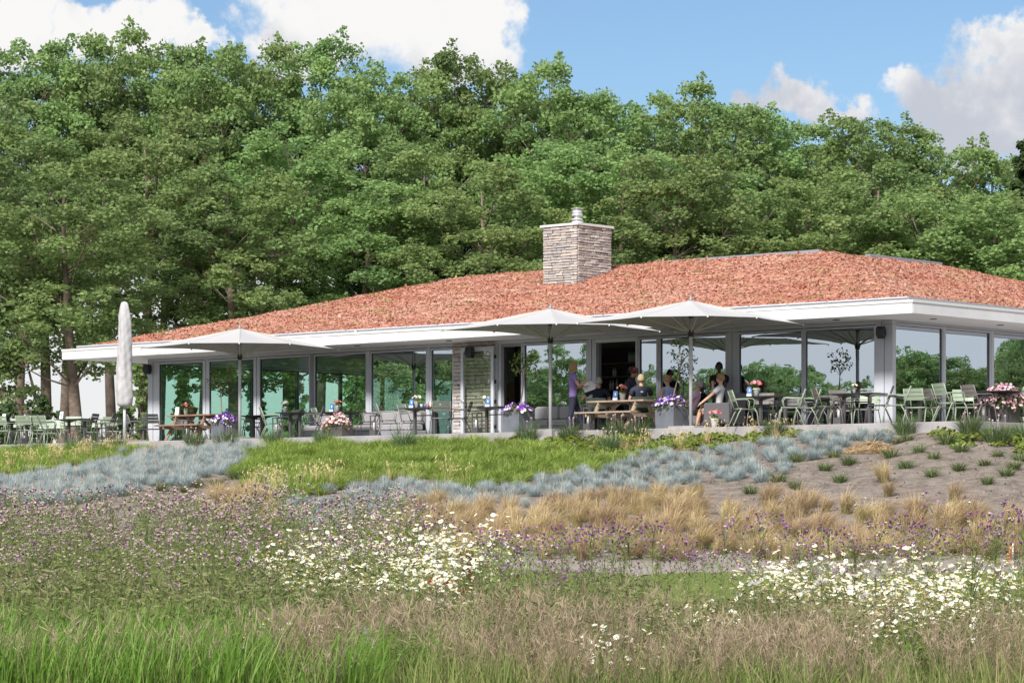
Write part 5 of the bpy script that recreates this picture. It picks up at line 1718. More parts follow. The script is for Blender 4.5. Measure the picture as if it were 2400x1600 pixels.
def make_picnic(m):
    t = empty('picnic_table')
    lx = 1.85
    for k in range(5):
        y = -.37 + k * .15
        mb = MB(); mb.box(-lx / 2, lx / 2, y, y + .14, .715, .76, 0, .006); mb.build('plank', m, t)
    for s_ in (-1, 1):
        for k in range(2):
            y = s_ * .72 - .145 + k * .15
            mb = MB(); mb.box(-lx / 2, lx / 2, y, y + .14, .42, .465, 0, .006); mb.build('plank', m, t)
        x = s_ * (lx / 2 - .32)
        for q in (-1, 1):
            mb = MB(); mb.bar((x, q * .70, 0), (x, q * .24, .70), .045, .10, (1, 0, 0)); mb.build('leg', m, t)
        mb = MB(); mb.box(x + .024, x + .068, -.84, .84, .335, .418); mb.build('crossbeam', m, t)
        mb = MB(); mb.box(x + .024, x + .068, -.36, .36, .63, .713); mb.build('crossbeam', m, t)
        mb = MB(); mb.bar((x - s_ * .03, 0, .40), (x - s_ * .45, 0, .70), .045, .09, (0, 1, 0)); mb.build('brace', m, t)
    return t


def put(o, px, y, rz, label, cat, group=None, z=0.0):
    o.location = P(px, y, z); o.rotation_euler = (0, 0, rz)
    return tag(o, label, cat, group)


put(make_picnic(M['woodr']), 463, -3.12, ROTZ, 'brown picnic table with attached benches at the left', 'picnic table')
put(make_picnic(M['wood']), 1462, -3.12, ROTZ, 'weathered grey brown picnic table with attached benches in the middle', 'picnic table')


# ---------------------------------------------------------------- parasols
def make_parasol(half=2.0, base=True):
    t = empty('parasol')
    zr, zt = 2.585, 3.16
    mb = MB(); mb.tube([(0, 0, .05), (0, 0, 3.1)], .046, 12); mb.build('pole', M['pole'], t)
    mb = MB(); mb.box(-.40, .40, -.40, .40, -.35, .05, 0, .01); mb.build('base', M['concrete'], t)
    # canopy: four sagging panels between eight ribs
    n, m_ = 32, 8
    vs = [(0, 0, zt)]
    ang = [2 * math.pi * k / n for k in range(n)]
    def edge(a):
        c, s_ = math.cos(a), math.sin(a)
        k = 1 / max(abs(c), abs(s_))
        return c * k * half, s_ * k * half, k
    for j in range(1, m_ + 1):
        f = j / m_
        for a in ang:
            ex, ey, k = edge(a)
            rib = abs(math.sin(4 * a))
            sag = -.035 * rib * math.sin(math.pi * min(1, f) * .9) 
            pull = 1 - .045 * rib * f
            # corners hang lower than the middles of the sides
            zz = zt + (zr + .0 - zt) * (f ** 0.92) * (.88 + .12 * (k - 1) / .414) + sag
            vs.append((ex * f * pull, ey * f * pull, zz))
    fs = [(0, 1 + k, 1 + (k + 1) % n) for k in range(n)]
    for j in range(m_ - 1):
        for k in range(n):
            a, b = 1 + j * n + k, 1 + j * n + (k + 1) % n
            fs.append((a, a + n, b + n, b))
    mb = MB(); mb.add(vs, fs, 0, False)
    can = mb.build('canopy', M['canvas'], t)
    so = can.modifiers.new('thickness', 'SOLIDIFY'); so.thickness = .006
    mb = MB(); mb.lathe([(.05, 0), (.045, .03), (.02, .09), (.02, .13)], 8, (0, 0, zt - .01)); mb.build('finial', M['alud'], t)
    mb = MB(); mb.lathe([(.06, 0), (.07, .06), (.10, .15), (.095, .16), (.06, .12)], 12, (0, 0, 2.26)); mb.build('hub', M['black'], t)
    mb = MB(); mb.lathe([(.06, 0), (.06, .05)], 12, (0, 0, 2.72)); mb.build('upper_collar', M['black'], t)
    for k in range(8):
        a = math.pi / 4 * k
        ex, ey, kk = edge(a)
        zend = zt + (zr - zt) * (.88 + .12 * (kk - 1) / .414)
        mb = MB(); mb.bar((ex * .04, ey * .04, zt - .045), (ex * .995, ey * .995, zend - .012), .022, .03); r_ = mb.build('rib', M['strut'], t)
        mb = MB(); mb.bar((.07 * math.cos(a), .07 * math.sin(a), 2.38), (ex * .52, ey * .52, zt + (zend - zt) * (.52 ** .92) - .045), .022, .032); mb.build('strut', M['strut'], r_)
        mb = MB(); mb.ball((ex * .995, ey * .995, zend - .02), .024, 6, 4); mb.build('rib_tip', M['card'], r_)
    return t


pa_ = make_parasol()
PARS = [(562, -3.55, 'open pale grey parasol at the left over the bare terrace'), (1290, -3.72, 'open pale grey parasol in the middle beside the standing woman'), (1619, -3.55, 'open pale grey parasol right of the middle, overlapping its neighbour')]
for i, (px, y, lb) in enumerate(PARS):
    o = pa_ if i == 0 else copy_tree(pa_)
    put(o, px, y, ROTZ + (.03, -.02, .02)[i], lb, 'parasol', 'open parasols')
t = empty('closed_parasol')
mb = MB(); mb.tube([(0, 0, .06), (0, 0, 1.3)], .046, 12); mb.build('pole', M['pole'], t)
mb = MB(); mb.box(-.45, .45, -.45, .45, 0, .06, 0, .01); mb.build('base', M['concrete'], t)
prof0 = [(.05, 1.04), (.16, 1.05), (.225, 1.10), (.245, 1.25), (.25, 1.5), (.235, 1.9), (.215, 2.4), (.20, 2.9), (.185, 3.4), (.17, 3.75), (.14, 3.95), (.115, 4.05), (.09, 4.12), (.03, 4.15)]
prof = []
for (r0, z0), (r1, z1) in zip(prof0[:-1], prof0[1:]):
    k = max(1, int((z1 - z0) / .06))
    prof += [(r0 + (r1 - r0) * q / k, z0 + (z1 - z0) * q / k) for q in range(k)]
prof.append(prof0[-1])
n = 44; vs = []
for i, (r, z) in enumerate(prof):
    for k in range(n):
        a = 2 * math.pi * k / n
        f = 1 + .07 * math.sin(a * 4 + .8 * math.sin(z * 1.7)) + .035 * math.sin(a * 7 + z * 3.1) + .028 * math.sin(z * 13 + a * 3 + 2 * math.sin(a * 2 + z)) + .02 * math.sin(z * 21 - a * 5) - .07 * math.exp(-((z - 1.82) / .03) ** 2) - .05 * math.exp(-((z - 3.2) / .03) ** 2)
        vs.append((r * f * math.cos(a) + .015 * math.sin(z * 2.5), r * f * math.sin(a), z))
fs = [(i * n + k, i * n + (k + 1) % n, (i + 1) * n + (k + 1) % n, (i + 1) * n + k) for i in range(len(prof) - 1) for k in range(n)] + [tuple(range((len(prof) - 1) * n, len(prof) * n)), tuple(range(n - 1, -1, -1))]
mb = MB(); mb.add(vs, fs, 0, True)
M['cover'] = mat('parasol_cover', (0.422, 0.416, 0.433), 0.85, 0.06, 3, bump=0.9, bscale=5)
mb.build('cover', M['cover'], t)
put(t, 292, -3.7, ROTZ, 'closed tall parasol in a grey fabric cover at the left', 'parasol')


# ---------------------------------------------------------------- planters, flowers, lanterns, cards
def blossoms(sp, n, r, h, z0, size, mi, tone=(0, 1), skirt=0.0):
    a = R.rand(n) * 6.28; rr = r * np.sqrt(R.rand(n))
    z = z0 + h * (1 - (rr / r) ** 2) * R.uniform(.5, 1.05, n) - skirt * (rr / r) ** 4 * R.rand(n)
    c = np.stack([np.cos(a) * rr, np.sin(a) * rr, z], 1)
    d = unit(np.stack([np.cos(a) * rr / r, np.sin(a) * rr / r, np.full(n, .7)], 1) + R.normal(0, .35, (n, 3)))
    u = unit(np.cross(d, rdir(n))); w_ = np.cross(d, u); S_ = size * R.uniform(.7, 1.2, n)[:, None]
    t_ = R.uniform(tone[0], tone[1], n)
    for k in range(5):                    # five petals, cupped
        a0 = 1.2566 * k
        e = u * math.cos(a0) + w_ * math.sin(a0); g = -u * math.sin(a0) + w_ * math.cos(a0)
        v = np.stack([c, c + e * S_ * .7 - g * S_ * .5 + d * S_ * .3, c + e * S_ + d * S_ * .35, c + e * S_ * .7 + g * S_ * .5 + d * S_ * .3], 1)
        sp.add(v, np.zeros((n, 4)), np.array([[0, 1, 2, 3]]), np.clip(t_ + R.normal(0, .12, n), 0, 1), mi)


def foliage(sp, n, r, h, z0, size, mi, skirt=0.0):
    a = R.rand(n) * 6.28; rr = r * np.sqrt(R.rand(n))
    c = np.stack([np.cos(a) * rr, np.sin(a) * rr, z0 + h * (1 - (rr / r) ** 2) * R.rand(n) - skirt * (rr / r) ** 4 * R.rand(n)], 1)
    d = unit(R.normal(0, 1, (n, 3)) + np.array([0, 0, .4])); u = unit(np.cross(d, rdir(n)))
    sp.quads(c, u * size, np.cross(d, u) * size * .55, R.rand(n), mi)


def planter(px, y, w_, h, m, label, rz=ROTZ, taper=.94, ln=None):
    t = empty('planter')
    ln = ln or w_
    a, b = w_ / 2, ln / 2; a2, b2 = a * taper, b * taper
    mb = MB()
    mb.add([(-b2, -a2, 0), (b2, -a2, 0), (b2, a2, 0), (-b2, a2, 0), (-b, -a, h), (b, -a, h), (b, a, h), (-b, a, h), (-b + .03, -a + .03, h), (b - .03, -a + .03, h), (b - .03, a - .03, h), (-b + .03, a - .03, h), (-b + .04, -a + .04, h - .06), (b - .04, -a + .04, h - .06), (b - .04, a - .04, h - .06), (-b + .04, a - .04, h - .06)],
           [(3, 2, 1, 0), (0, 1, 5, 4), (1, 2, 6, 5), (2, 3, 7, 6), (3, 0, 4, 7), (4, 5, 9, 8), (5, 6, 10, 9), (6, 7, 11, 10), (7, 4, 8, 11), (8, 9, 13, 12), (9, 10, 14, 13), (10, 11, 15, 14), (11, 8, 12, 15)])
    mb.build('box', m, t)
    mb = MB(); mb.add([(-b + .041, -a + .041, h - .05), (b - .041, -a + .041, h - .05), (b - .041, a - .041, h - .05), (-b + .041, a - .041, h - .05)], [(0, 1, 2, 3)]); mb.build('potting_soil', M['mortar'], t)
    return put(t, px, y, rz, label, 'planter')


def bed(px, y, z, r, kind, n, size, label, h=.2, skirt=.1, sx=1.0, name='petunia', rz=ROTZ):
    t = empty(name)
    sp = Soup(); foliage(sp, int(n * 1.1), r, h * .9, 0, .05, 0, skirt); mobj('leaves', sp.mesh('leaves', [M['potleaf']]), t)['kind'] = 'stuff'
    sp = Soup(); blossoms(sp, n, r * 1.02, h, .02, size, 0, (0, 1), skirt); mobj('blossoms', sp.mesh('blossoms', [M[kind]]), t)['kind'] = 'stuff'
    t.scale = (sx, 1, 1)
    return put(t, px, y, rz, label, 'flowers', None, z)


planter(525, -3.5, .52, .56, M['zinc'], 'zinc grey planter holding violet petunias by the left parasol')
bed(525, -3.5, .54, .40, 'violet', 120, .042, 'violet petunias in the zinc planter by the left parasol')
planter(1214, -3.4, .58, .60, M['zinc'], 'zinc grey planter holding petunias before the left open door')
bed(1214, -3.4, .58, .43, 'violet', 120, .045, 'violet and white petunias in the planter before the left open door')
planter(1574, -3.55, .60, .60, M['zinc'], 'zinc grey planter holding petunias beside the right parasol pole')
bed(1574, -3.55, .58, .46, 'violet', 150, .045, 'violet and white petunias in the planter beside the right parasol pole', .26, .14)
planter(796, -3.3, .42, .34, M['zincdark'], 'dark low planter with pale pink flowers in front of the sofa', ROTZ, .92, .62)
bed(790, -3.3, .33, .44, 'paleb', 190, .036, 'pale pink flowers spilling from the dark low planter', .34, .16)
planter(2341, -1.55, .62, .56, M['zincdark'], 'large dark planter with pink flowers at the right terrace corner', ROTZ, .95, .80)
bed(2350, -1.6, .52, .62, 'paleb', 420, .042, 'dense pink petunias cascading over the large dark planter at the right', .40, .32)


def small_tree(px, y, z, lean, h, r, label, n, dense=1.0):
    t = empty('potted_tree')
    mb = MB(); top = Vector((lean, 0, h))
    mb.tube([(0, 0, -.05), (lean * .5 + .01, .01, h * .5), top], [.020, .017, .013], 6)
    for k in range(7):
        a = k * 2.4; mb.tube([top * (.86 + .02 * k), top + Vector((math.cos(a) * r * .75, math.sin(a) * r * .5, r * (.1 + .13 * k)))], [.009, .004], 4)
    mb.build('trunk', M['stem'], t)
    sp = Soup()
    for k in range(9):
        a = k * 2.4
        c = np.array([lean + math.cos(a) * r * .68, math.sin(a) * r * .6, h + r * (.05 + .16 * k)])
        m_ = int(n / 9); d = rdir(m_); p = c + d * r * .42 * R.rand(m_)[:, None] ** .5
        nn = unit(d + rdir(m_) + np.array([0, 0, .6])); u = unit(np.cross(nn, rdir(m_)))
        sp.quads(p, u * .052, np.cross(nn, u) * .024, R.rand(m_))
    mobj('crown', sp.mesh('crown', [M['treeleaf']]), t)
    t['label'] = label
    return put(t, px, y, 0, label, 'tree', None, z)


small_tree(520, -3.5, .55, -.05, .92, .42, 'sparse young tree in the zinc planter by the left parasol', 120)
small_tree(1217, -3.4, .58, .14, .98, .38, 'small standard citrus tree leaning in the planter before the left open door', 230)
small_tree(1571, -3.55, .58, .30, 1.12, .36, 'slim leaning young tree in the planter beside the right parasol pole', 170)


def pot_flower(px, y, z, kind, label, s_=1.0, n=14):
    t = empty('potted_flower')
    mb = MB(); mb.lathe([(.045, 0), (.062, .13), (.068, .135), (.068, .15), (.060, .15), (.056, .13)], 12); mb.build('pot', M['pot'], t)
    sp = Soup(); foliage(sp, 46, .075, .11, .13, .03, 0); mobj('leaves', sp.mesh('leaves', [M['potleaf']]), t)
    sp = Soup(); blossoms(sp, n, .105, .06, .235, .036, 0); mobj('blossoms', sp.mesh('blossoms', [M[kind]]), t)['kind'] = 'stuff'
    t.scale = (s_,) * 3
    return put(t, px, y, ROTZ, label, 'potted flower', 'small white flower pots', z)


pot_flower(436, -3.15, .763, 'pink', 'white pot of pink flowers on the brown picnic table', 1.2)
pot_flower(668, -2.9, .753, 'whiteb', 'white pot of white flowers on the table right of the left parasol', 1.1)
pot_flower(791, -2.3, .753, 'pink', 'white pot of pink flowers on the table behind the pink planter', 1.15)
pot_flower(977, -3.0, .753, 'whiteb', 'white pot of white flowers beside the sauces', 1.15)
pot_flower(1137, -2.2, .753, 'whiteb', 'white pot of white flowers on the table before the left open door', 1.0)
pot_flower(1459, -3.2, .763, 'pink', 'white pot of pink flowers on the grey brown picnic table', 1.3)
pot_flower(1773, -3.1, .753, 'pink', 'white pot of pink flowers on the table right of the armchair', 1.3)
pot_flower(2002, -3.0, .753, 'whiteb', 'low white flowers on the double legged table', .8)
pot_flower(1674, -3.7, 0.0, 'pink', 'white pot of pink flowers standing on the terrace edge', 1.45)


def card(px, y, z, m, label, name='menu_card'):
    t = empty(name)
    h, w_, d = .24, .115, .05
    mb = MB()
    mb.add([(-w_ / 2, -d, .06), (w_ / 2, -d, .06), (w_ / 2, -.003, h), (-w_ / 2, -.003, h), (-w_ / 2, d, .0), (w_ / 2, d, .0), (w_ / 2, .003, h), (-w_ / 2, .003, h)], [(0, 1, 2, 3), (5, 4, 7, 6), (3, 2, 6, 7), (0, 3, 7, 4), (1, 5, 6, 2)]); mb.build('sheet', m, t)
    mb = MB(); mb.box(-w_ / 2 - .004, w_ / 2 + .004, -d - .012, -d + .035, 0, .066); mb.build('holder', M['card'], t)
    if m is M['card']:
        mb = MB(); mb.add([(-.016, -.047, .09), (.016, -.047, .09), (.012, -.026, .16), (-.012, -.026, .16)], [(0, 1, 2, 3)]); mb.build('print', M['black'], t)
    else:
        mb = MB(); mb.add([(-.010, -.031, .135), (.018, -.031, .135), (.014, -.020, .185), (-.014, -.020, .185)], [(0, 1, 2, 3)]); mb.build('print', M['card'], t)
    return put(t, px, y, -.35, label, 'menu', 'table menus', z)


for a in ((10, -3.1, .753, M['card'], 'white menu card on the leftmost table'), (145, -3.2, .753, M['card'], 'white menu card on the second table from the left'), (416, -3.15, .763, M['card'], 'white menu card on the brown picnic table'), (533, -1.7, .753, M['blue'], 'blue menu card behind the violet petunias at the left'), (661, -1.7, .56, M['blue'], 'blue menu card low behind the sage chair'),
          (778, -2.3, .753, M['blue'], 'blue menu card left of the pink flowers behind the planter'), (965, -3.0, .753, M['blue'], 'blue menu card left of the white flowers and sauces'), (1144, -2.2, .753, M['blue'], 'blue menu card before the left open door'), (1443, -3.2, .763, M['blue'], 'blue menu card on the grey brown picnic table'), (1757, -3.1, .753, M['blue'], 'blue menu card on the table right of the armchair')):
    card(*a)
# basket, sauces and cups
t = empty('plant_basket'); mb = MB(); mb.lathe([(.10, 0), (.155, .15), (.17, .20), (.185, .205), (.185, .215), (.15, .21)], 14); mb.build('basket', M['terracotta'], t)
sp = Soup(); foliage(sp, 60, .15, .10, .19, .035, 0); mobj('leaves', sp.mesh('leaves', [M['potleaf']]), t)
put(t, 451, -2.95, 0, 'green brown basket with leaves on the brown picnic table', 'basket', None, .763)


def bottle(px, y, z, m, h, r, label, name='sauce_bottle', parent=None, group=None):
    mb = MB(); mb.lathe([(r, 0), (r, h * .6), (r * .38, h * .78), (r * .36, h)], 10)
    o = mb.build(name, m)
    o.location = P(px, y, z)
    return tag(o, label, 'bottle', group)


M['ketchup'] = mat('sauce_red', (0.42, 0.10, 0.05), 0.4); M['mayo'] = mat('sauce_white', (0.75, 0.72, 0.62), 0.4); M['violetcup'] = mat('violet_glass', (0.16, 0.13, 0.42), 0.4); M['clearcup'] = mat('tumbler', (0.45, 0.48, 0.50), 0.2)
bottle(1004, -3.0, .753, M['ketchup'], .15, .028, 'red sauce bottle between the cups on the blue menu table')
bottle(1009, -2.95, .753, M['mayo'], .17, .028, 'white sauce bottle on the blue menu table')
bottle(1032, -2.85, .753, M['mayo'], .14, .026, 'white bottle behind the grey chair on the blue menu table')
for px, m, lb in ((988, M['clearcup'], 'clear tumbler on the blue menu table'), (997, M['violetcup'], 'violet cup on the blue menu table')):
    mb = MB(); mb.lathe([(.030, 0), (.042, .10), (.038, .10), (.028, .01)], 10); o = mb.build('cup', m); o.location = P(px, -3.05, .753); tag(o, lb, 'cup')
# bar shelves with bottles
t = empty('bar_shelf', P(1470, 3.55, 0), ROTZ, 'dark bar shelves behind the right open door', 'shelf')
x0, x1 = fx(1400, 3.6) - fx(1470, 3.55), fx(1502, 3.6) - fx(1470, 3.55)
for z in (1.42, 1.80, 2.18):
    mb = MB(); mb.box(x0, x1, 0, .28, z - .03, z); mb.build('board', M['intwood'], t)
for x in (x0, x1 - .04):
    mb = MB(); mb.box(x, x + .04, 0.002, .278, 1.05, 2.4); mb.build('upright', M['intdark'], t)
M['bglass'] = mat('bottle_clear', (0.62, 0.62, 0.60), 0.25); M['bamber'] = mat('bottle_amber', (0.42, 0.20, 0.03), 0.25); M['bgreen'] = mat('bottle_green', (0.05, 0.16, 0.09), 0.25)
BM = {}
for nm, mm in (('bglass', M['bglass']), ('bamber', M['bamber']), ('bgreen', M['bgreen'])):
    mb = MB(); mb.lathe([(.036, 0), (.036, .18), (.014, .23), (.013, .29)], 8); BM[nm] = mb.mesh('liquor_bottle', [mm])
k = 0
for z, row in ((1.422, [(1431, 'bglass'), (1437, 'bglass'), (1446, 'bglass'), (1466, 'bglass'), (1472, 'bamber'), (1476, 'bamber'), (1480, 'bamber'), (1484, 'bamber'), (1488, 'bgreen')]), (1.802, [(1438, 'bglass'), (1443, 'bglass'), (1472, 'bgreen'), (1478, 'bgreen'), (1483, 'bglass'), (1487, 'bgreen')]), (2.182, [(1475, 'bglass'), (1479, 'bglass'), (1484, 'bglass'), (1488, 'bglass')])):
    for px, nm in row:
        o = mobj('liquor_bottle', BM[nm], None, P(px, 3.68, z)); o.scale = (1, 1, .85 + .3 * R.rand())
        tag(o, {'bglass': 'clear bottle', 'bamber': 'amber bottle', 'bgreen': 'green bottle'}[nm] + ' on the ' + ('lowest' if z < 1.5 else 'middle' if z < 2 else 'top') + ' bar shelf', 'bottle', {'bglass': 'clear', 'bamber': 'amber', 'bgreen': 'green'}[nm] + ' bottles on the bar shelves ' + ('low' if z < 1.5 else 'middle' if z < 2 else 'top'))
# pendant lamps inside
for px, y, lb in ((953, 2.2, 'brass cone lamp hanging behind the window left of the stone pier'), (1500 - 318, 2.6, 'brass cone lamp hanging behind the left open door')):
    t = empty('pendant_lamp', P(px, y, 1.16), 0, lb, 'lamp')
    mb = MB(); mb.lathe([(.16, 0), (.10, .14), (.03, .40), (.015, .42)], 14, cap=False); mb.build('shade', M['brass'], t)
    mb = MB(); mb.tube([(0, 0, .41), (0, 0, 1.45)], .006, 4); mb.build('cable', M['black'], t)


# lanterns
def make_lantern():
    t = empty('floor_lantern')
    w_, h = .09, .58
    for sx_ in (-1, 1):
        for sy_ in (-1, 1):
            mb = MB(); mb.box(sx_ * w_ - .013, sx_ * w_ + .013, sy_ * w_ - .013, sy_ * w_ + .013, .17, h - .03); mb.build('post', CC['dark'], t)
    mb = MB(); mb.box(-w_ - .015, w_ + .015, -w_ - .015, w_ + .015, 0, .17); mb.build('base', CC['dark'], t)
    mb = MB(); mb.box(-w_ - .015, w_ + .015, -w_ - .015, w_ + .015, h - .03, h); mb.build('lid', CC['dark'], t)
    mb = MB(); mb.tube([(-.05, 0, h), (-.05, 0, h + .06), (.05, 0, h + .06), (.05, 0, h)], .007, 4); mb.build('handle', CC['dark'], t)
    mb = MB(); mb.lathe([(.05, .171), (.05, .38), (.045, .385)], 10); mb.build('candle', M['candle'], t)
    return t


LNP = {}
for px, y, lb in ((52, -3.8, 'dark candle lantern under the leftmost table'), (238, -3.8, 'dark candle lantern beside the dark chair left of the closed parasol'), (440, -3.82, 'dark candle lantern in front of the brown picnic table'), (650, -3.75, 'dark candle lantern right of the left parasol pole'), (879, -3.3, 'dark candle lantern in front of the sofa'), (1118, -3.0, 'dark candle lantern before the open glass door'), (1380, -3.85, 'dark candle lantern at the left end of the grey brown picnic table'), (1967, -3.5, 'candle lantern under the double legged table'), (2306, -2.4, 'candle lantern left of the large dark planter'), (1655, -3.0, 'candle lantern left of the grey armchair')):
    place(LNP, make_lantern, 'l', P(px, y), ROTZ, lb, 'lantern', 'candle lanterns on the terrace')


# sofas and the armchair
def sofa(px, y, ln, label):
    t = empty('lounge_sofa')
    a = ln / 2
    mb = MB(); mb.box(-a, a, -.36, .36, .06, .22, 0, .02); mb.build('base', M['alud'], t)
    n = max(1, round(ln / .85))
    for k in range(n):
        x0 = -a + ln * k / n; x1 = -a + ln * (k + 1) / n
        mb = MB(); mb.box(x0 + .01, x1 - .01, -.38, .20, .225, .40, 0, .035); mb.build('seat_cushion', M['sofa'], t)
        mb = MB(); mb.box(x0 + .01, x1 - .01, .06, .36, .405, .78, 0, .05); mb.build('back_cushion', M['sofa'], t)
    for x in (-a + .06, a - .06):
        for yy in (-.3, .3):
            mb = MB(); mb.box(x - .03, x + .03, yy - .03, yy + .03, 0, .058); mb.build('foot', M['black'], t)
    return put(t, px, y, ROTZ, label, 'sofa')


sofa(912, -1.05, 2.3, 'grey lounge sofa under the window left of the stone pier')
sofa(1305, -1.0, 1.75, 'grey lounge sofa behind the standing woman')
sofa(760, -1.6, 1.0, 'grey lounge seat behind the pink planter')
t = empty('lounge_armchair')
mb = MB(); mb.box(-.38, .38, -.36, .28, .12, .40, 0, .03); mb.build('seat', M['wicker'], t)
vs = []
for z, yy, hw in ((.12, -.36, .36), (.86, -.50, .42)):
    vs += [(-hw, yy, z), (hw, yy, z), (hw, yy + .12, z), (-hw, yy + .12, z)]
mb = MB(); mb.add(vs, [(3, 2, 1, 0), (4, 5, 6, 7), (0, 1, 5, 4), (1, 2, 6, 5), (2, 3, 7, 6), (3, 0, 4, 7)]); mb.build('backrest', M['wicker'], t)
for s_ in (-1, 1):
    mb = MB(); mb.box(s_ * .43 - .05, s_ * .43 + .05, -.40, .30, .10, .62, 0, .03); mb.build('armrest', M['wicker'], t)
for sx_ in (-1, 1):
    for yy in (-.36, .24):
        mb = MB(); mb.box(sx_ * .42 - .025, sx_ * .42 + .025, yy - .025, yy + .025, 0, .098); mb.build('leg', M['black'], t)
put(t, 1694, -2.9, face(150) - math.pi / 2, 'dark grey upholstered armchair holding the person with a hand at the face', 'armchair')

# loudspeakers under the eave
for px, y, lb in ((348, -.12, 'black loudspeaker on the left corner post'), (2066, -.14, 'black loudspeaker on the wall panel near the right corner'), (1103, -.34, 'black loudspeaker above the open glass door')):
    t = empty('loudspeaker')
    vs = []
    for z, hw, d in ((0, .085, .16), (.10, .12, .22), (.24, .115, .21), (.30, .09, .16)): vs += [(-hw, 0, z), (hw, 0, z), (hw * .8, -d, z), (-hw * .8, -d, z)]
    mb = MB(); mb.add(vs, [(0, 1, 2, 3), (15, 14, 13, 12)] + [(a * 4 + k, (a + 1) * 4 + k, (a + 1) * 4 + (k + 1) % 4, a * 4 + (k + 1) % 4) for a in range(3) for k in range(4)], 0, False); mb.build('cabinet', M['black'], t)
    mb = MB(); mb.tube([(0, .0, .3), (0, .02, .42)], .012, 5); mb.build('bracket', M['alud'], t)
    put(t, px, y, ROTZ + .35, lb, 'loudspeaker', 'loudspeakers', 2.23)

# putting green flag
fp = ground_at(2374, 1388)
fp = ((2374 - 1200) / F * 44, 44.0); z0 = float(gz(*fp)) + .055
t = empty('golf_flag', (fp[0], fp[1], z0), 0, 'small orange flag hanging from a white stick on the golf green', 'flag')
top = E + (HOR - 1272) / F * 44 - z0
mb = MB(); mb.tube([(0, 0, 0), (.0, 0, top)], .008, 6); mb.build('stick', M['card'], t)
vs = []
for i in range(6):
    f = i / 5
    for k in range(4):
        g = k / 3
        vs.append((-.015 - g * .11 * (1 - .3 * f) * (.35 + .65 * f), .03 * math.sin(g * 5 + f * 3), top - .01 - .25 * f - .05 * g))
fs = [(i * 4 + k, i * 4 + k + 1, i * 4 + 5 + k, i * 4 + 4 + k) for i in range(5) for k in range(3)]
M['flag'] = mat('orange_flag', (0.75, 0.16, 0.03), 0.7)
mb = MB(); mb.add(vs, fs, 0, True); mb.build('flag', M['flag'], t)

# ================================================================== people
M['skin'] = mat('skin', (0.60, 0.36, 0.26), 0.55)
M['skindark'] = mat('skin_dark', (0.07, 0.04, 0.03), 0.5)
M['eye'] = mat('eye', (0.03, 0.02, 0.02), 0.3)
M['lip'] = mat('lip', (0.42, 0.15, 0.12), 0.5)
def cloth(n, c): return mat('cloth_' + n, c, 0.85, 0.08, 12, bump=0.25, bscale=14)


def limb_ik(a, b, l1, l2, pole):
    """joint between a and b for two bones, bent towards pole"""
    a, b, pole = Vector(a), Vector(b), Vector(pole)
    d = b - a
    L_ = min(d.length, (l1 + l2) * .999)
    if d.length > L_: b = a + d.normalized() * L_; d = b - a
    x = (l1 * l1 - l2 * l2 + L_ * L_) / (2 * L_)
    h = math.sqrt(max(0, l1 * l1 - x * x))
    n = d.normalized()
    p = pole - n * pole.dot(n)
    p = p.normalized() if p.length > 1e-5 else Vector((0, 0, 1))
    return a + n * x + p * h, b


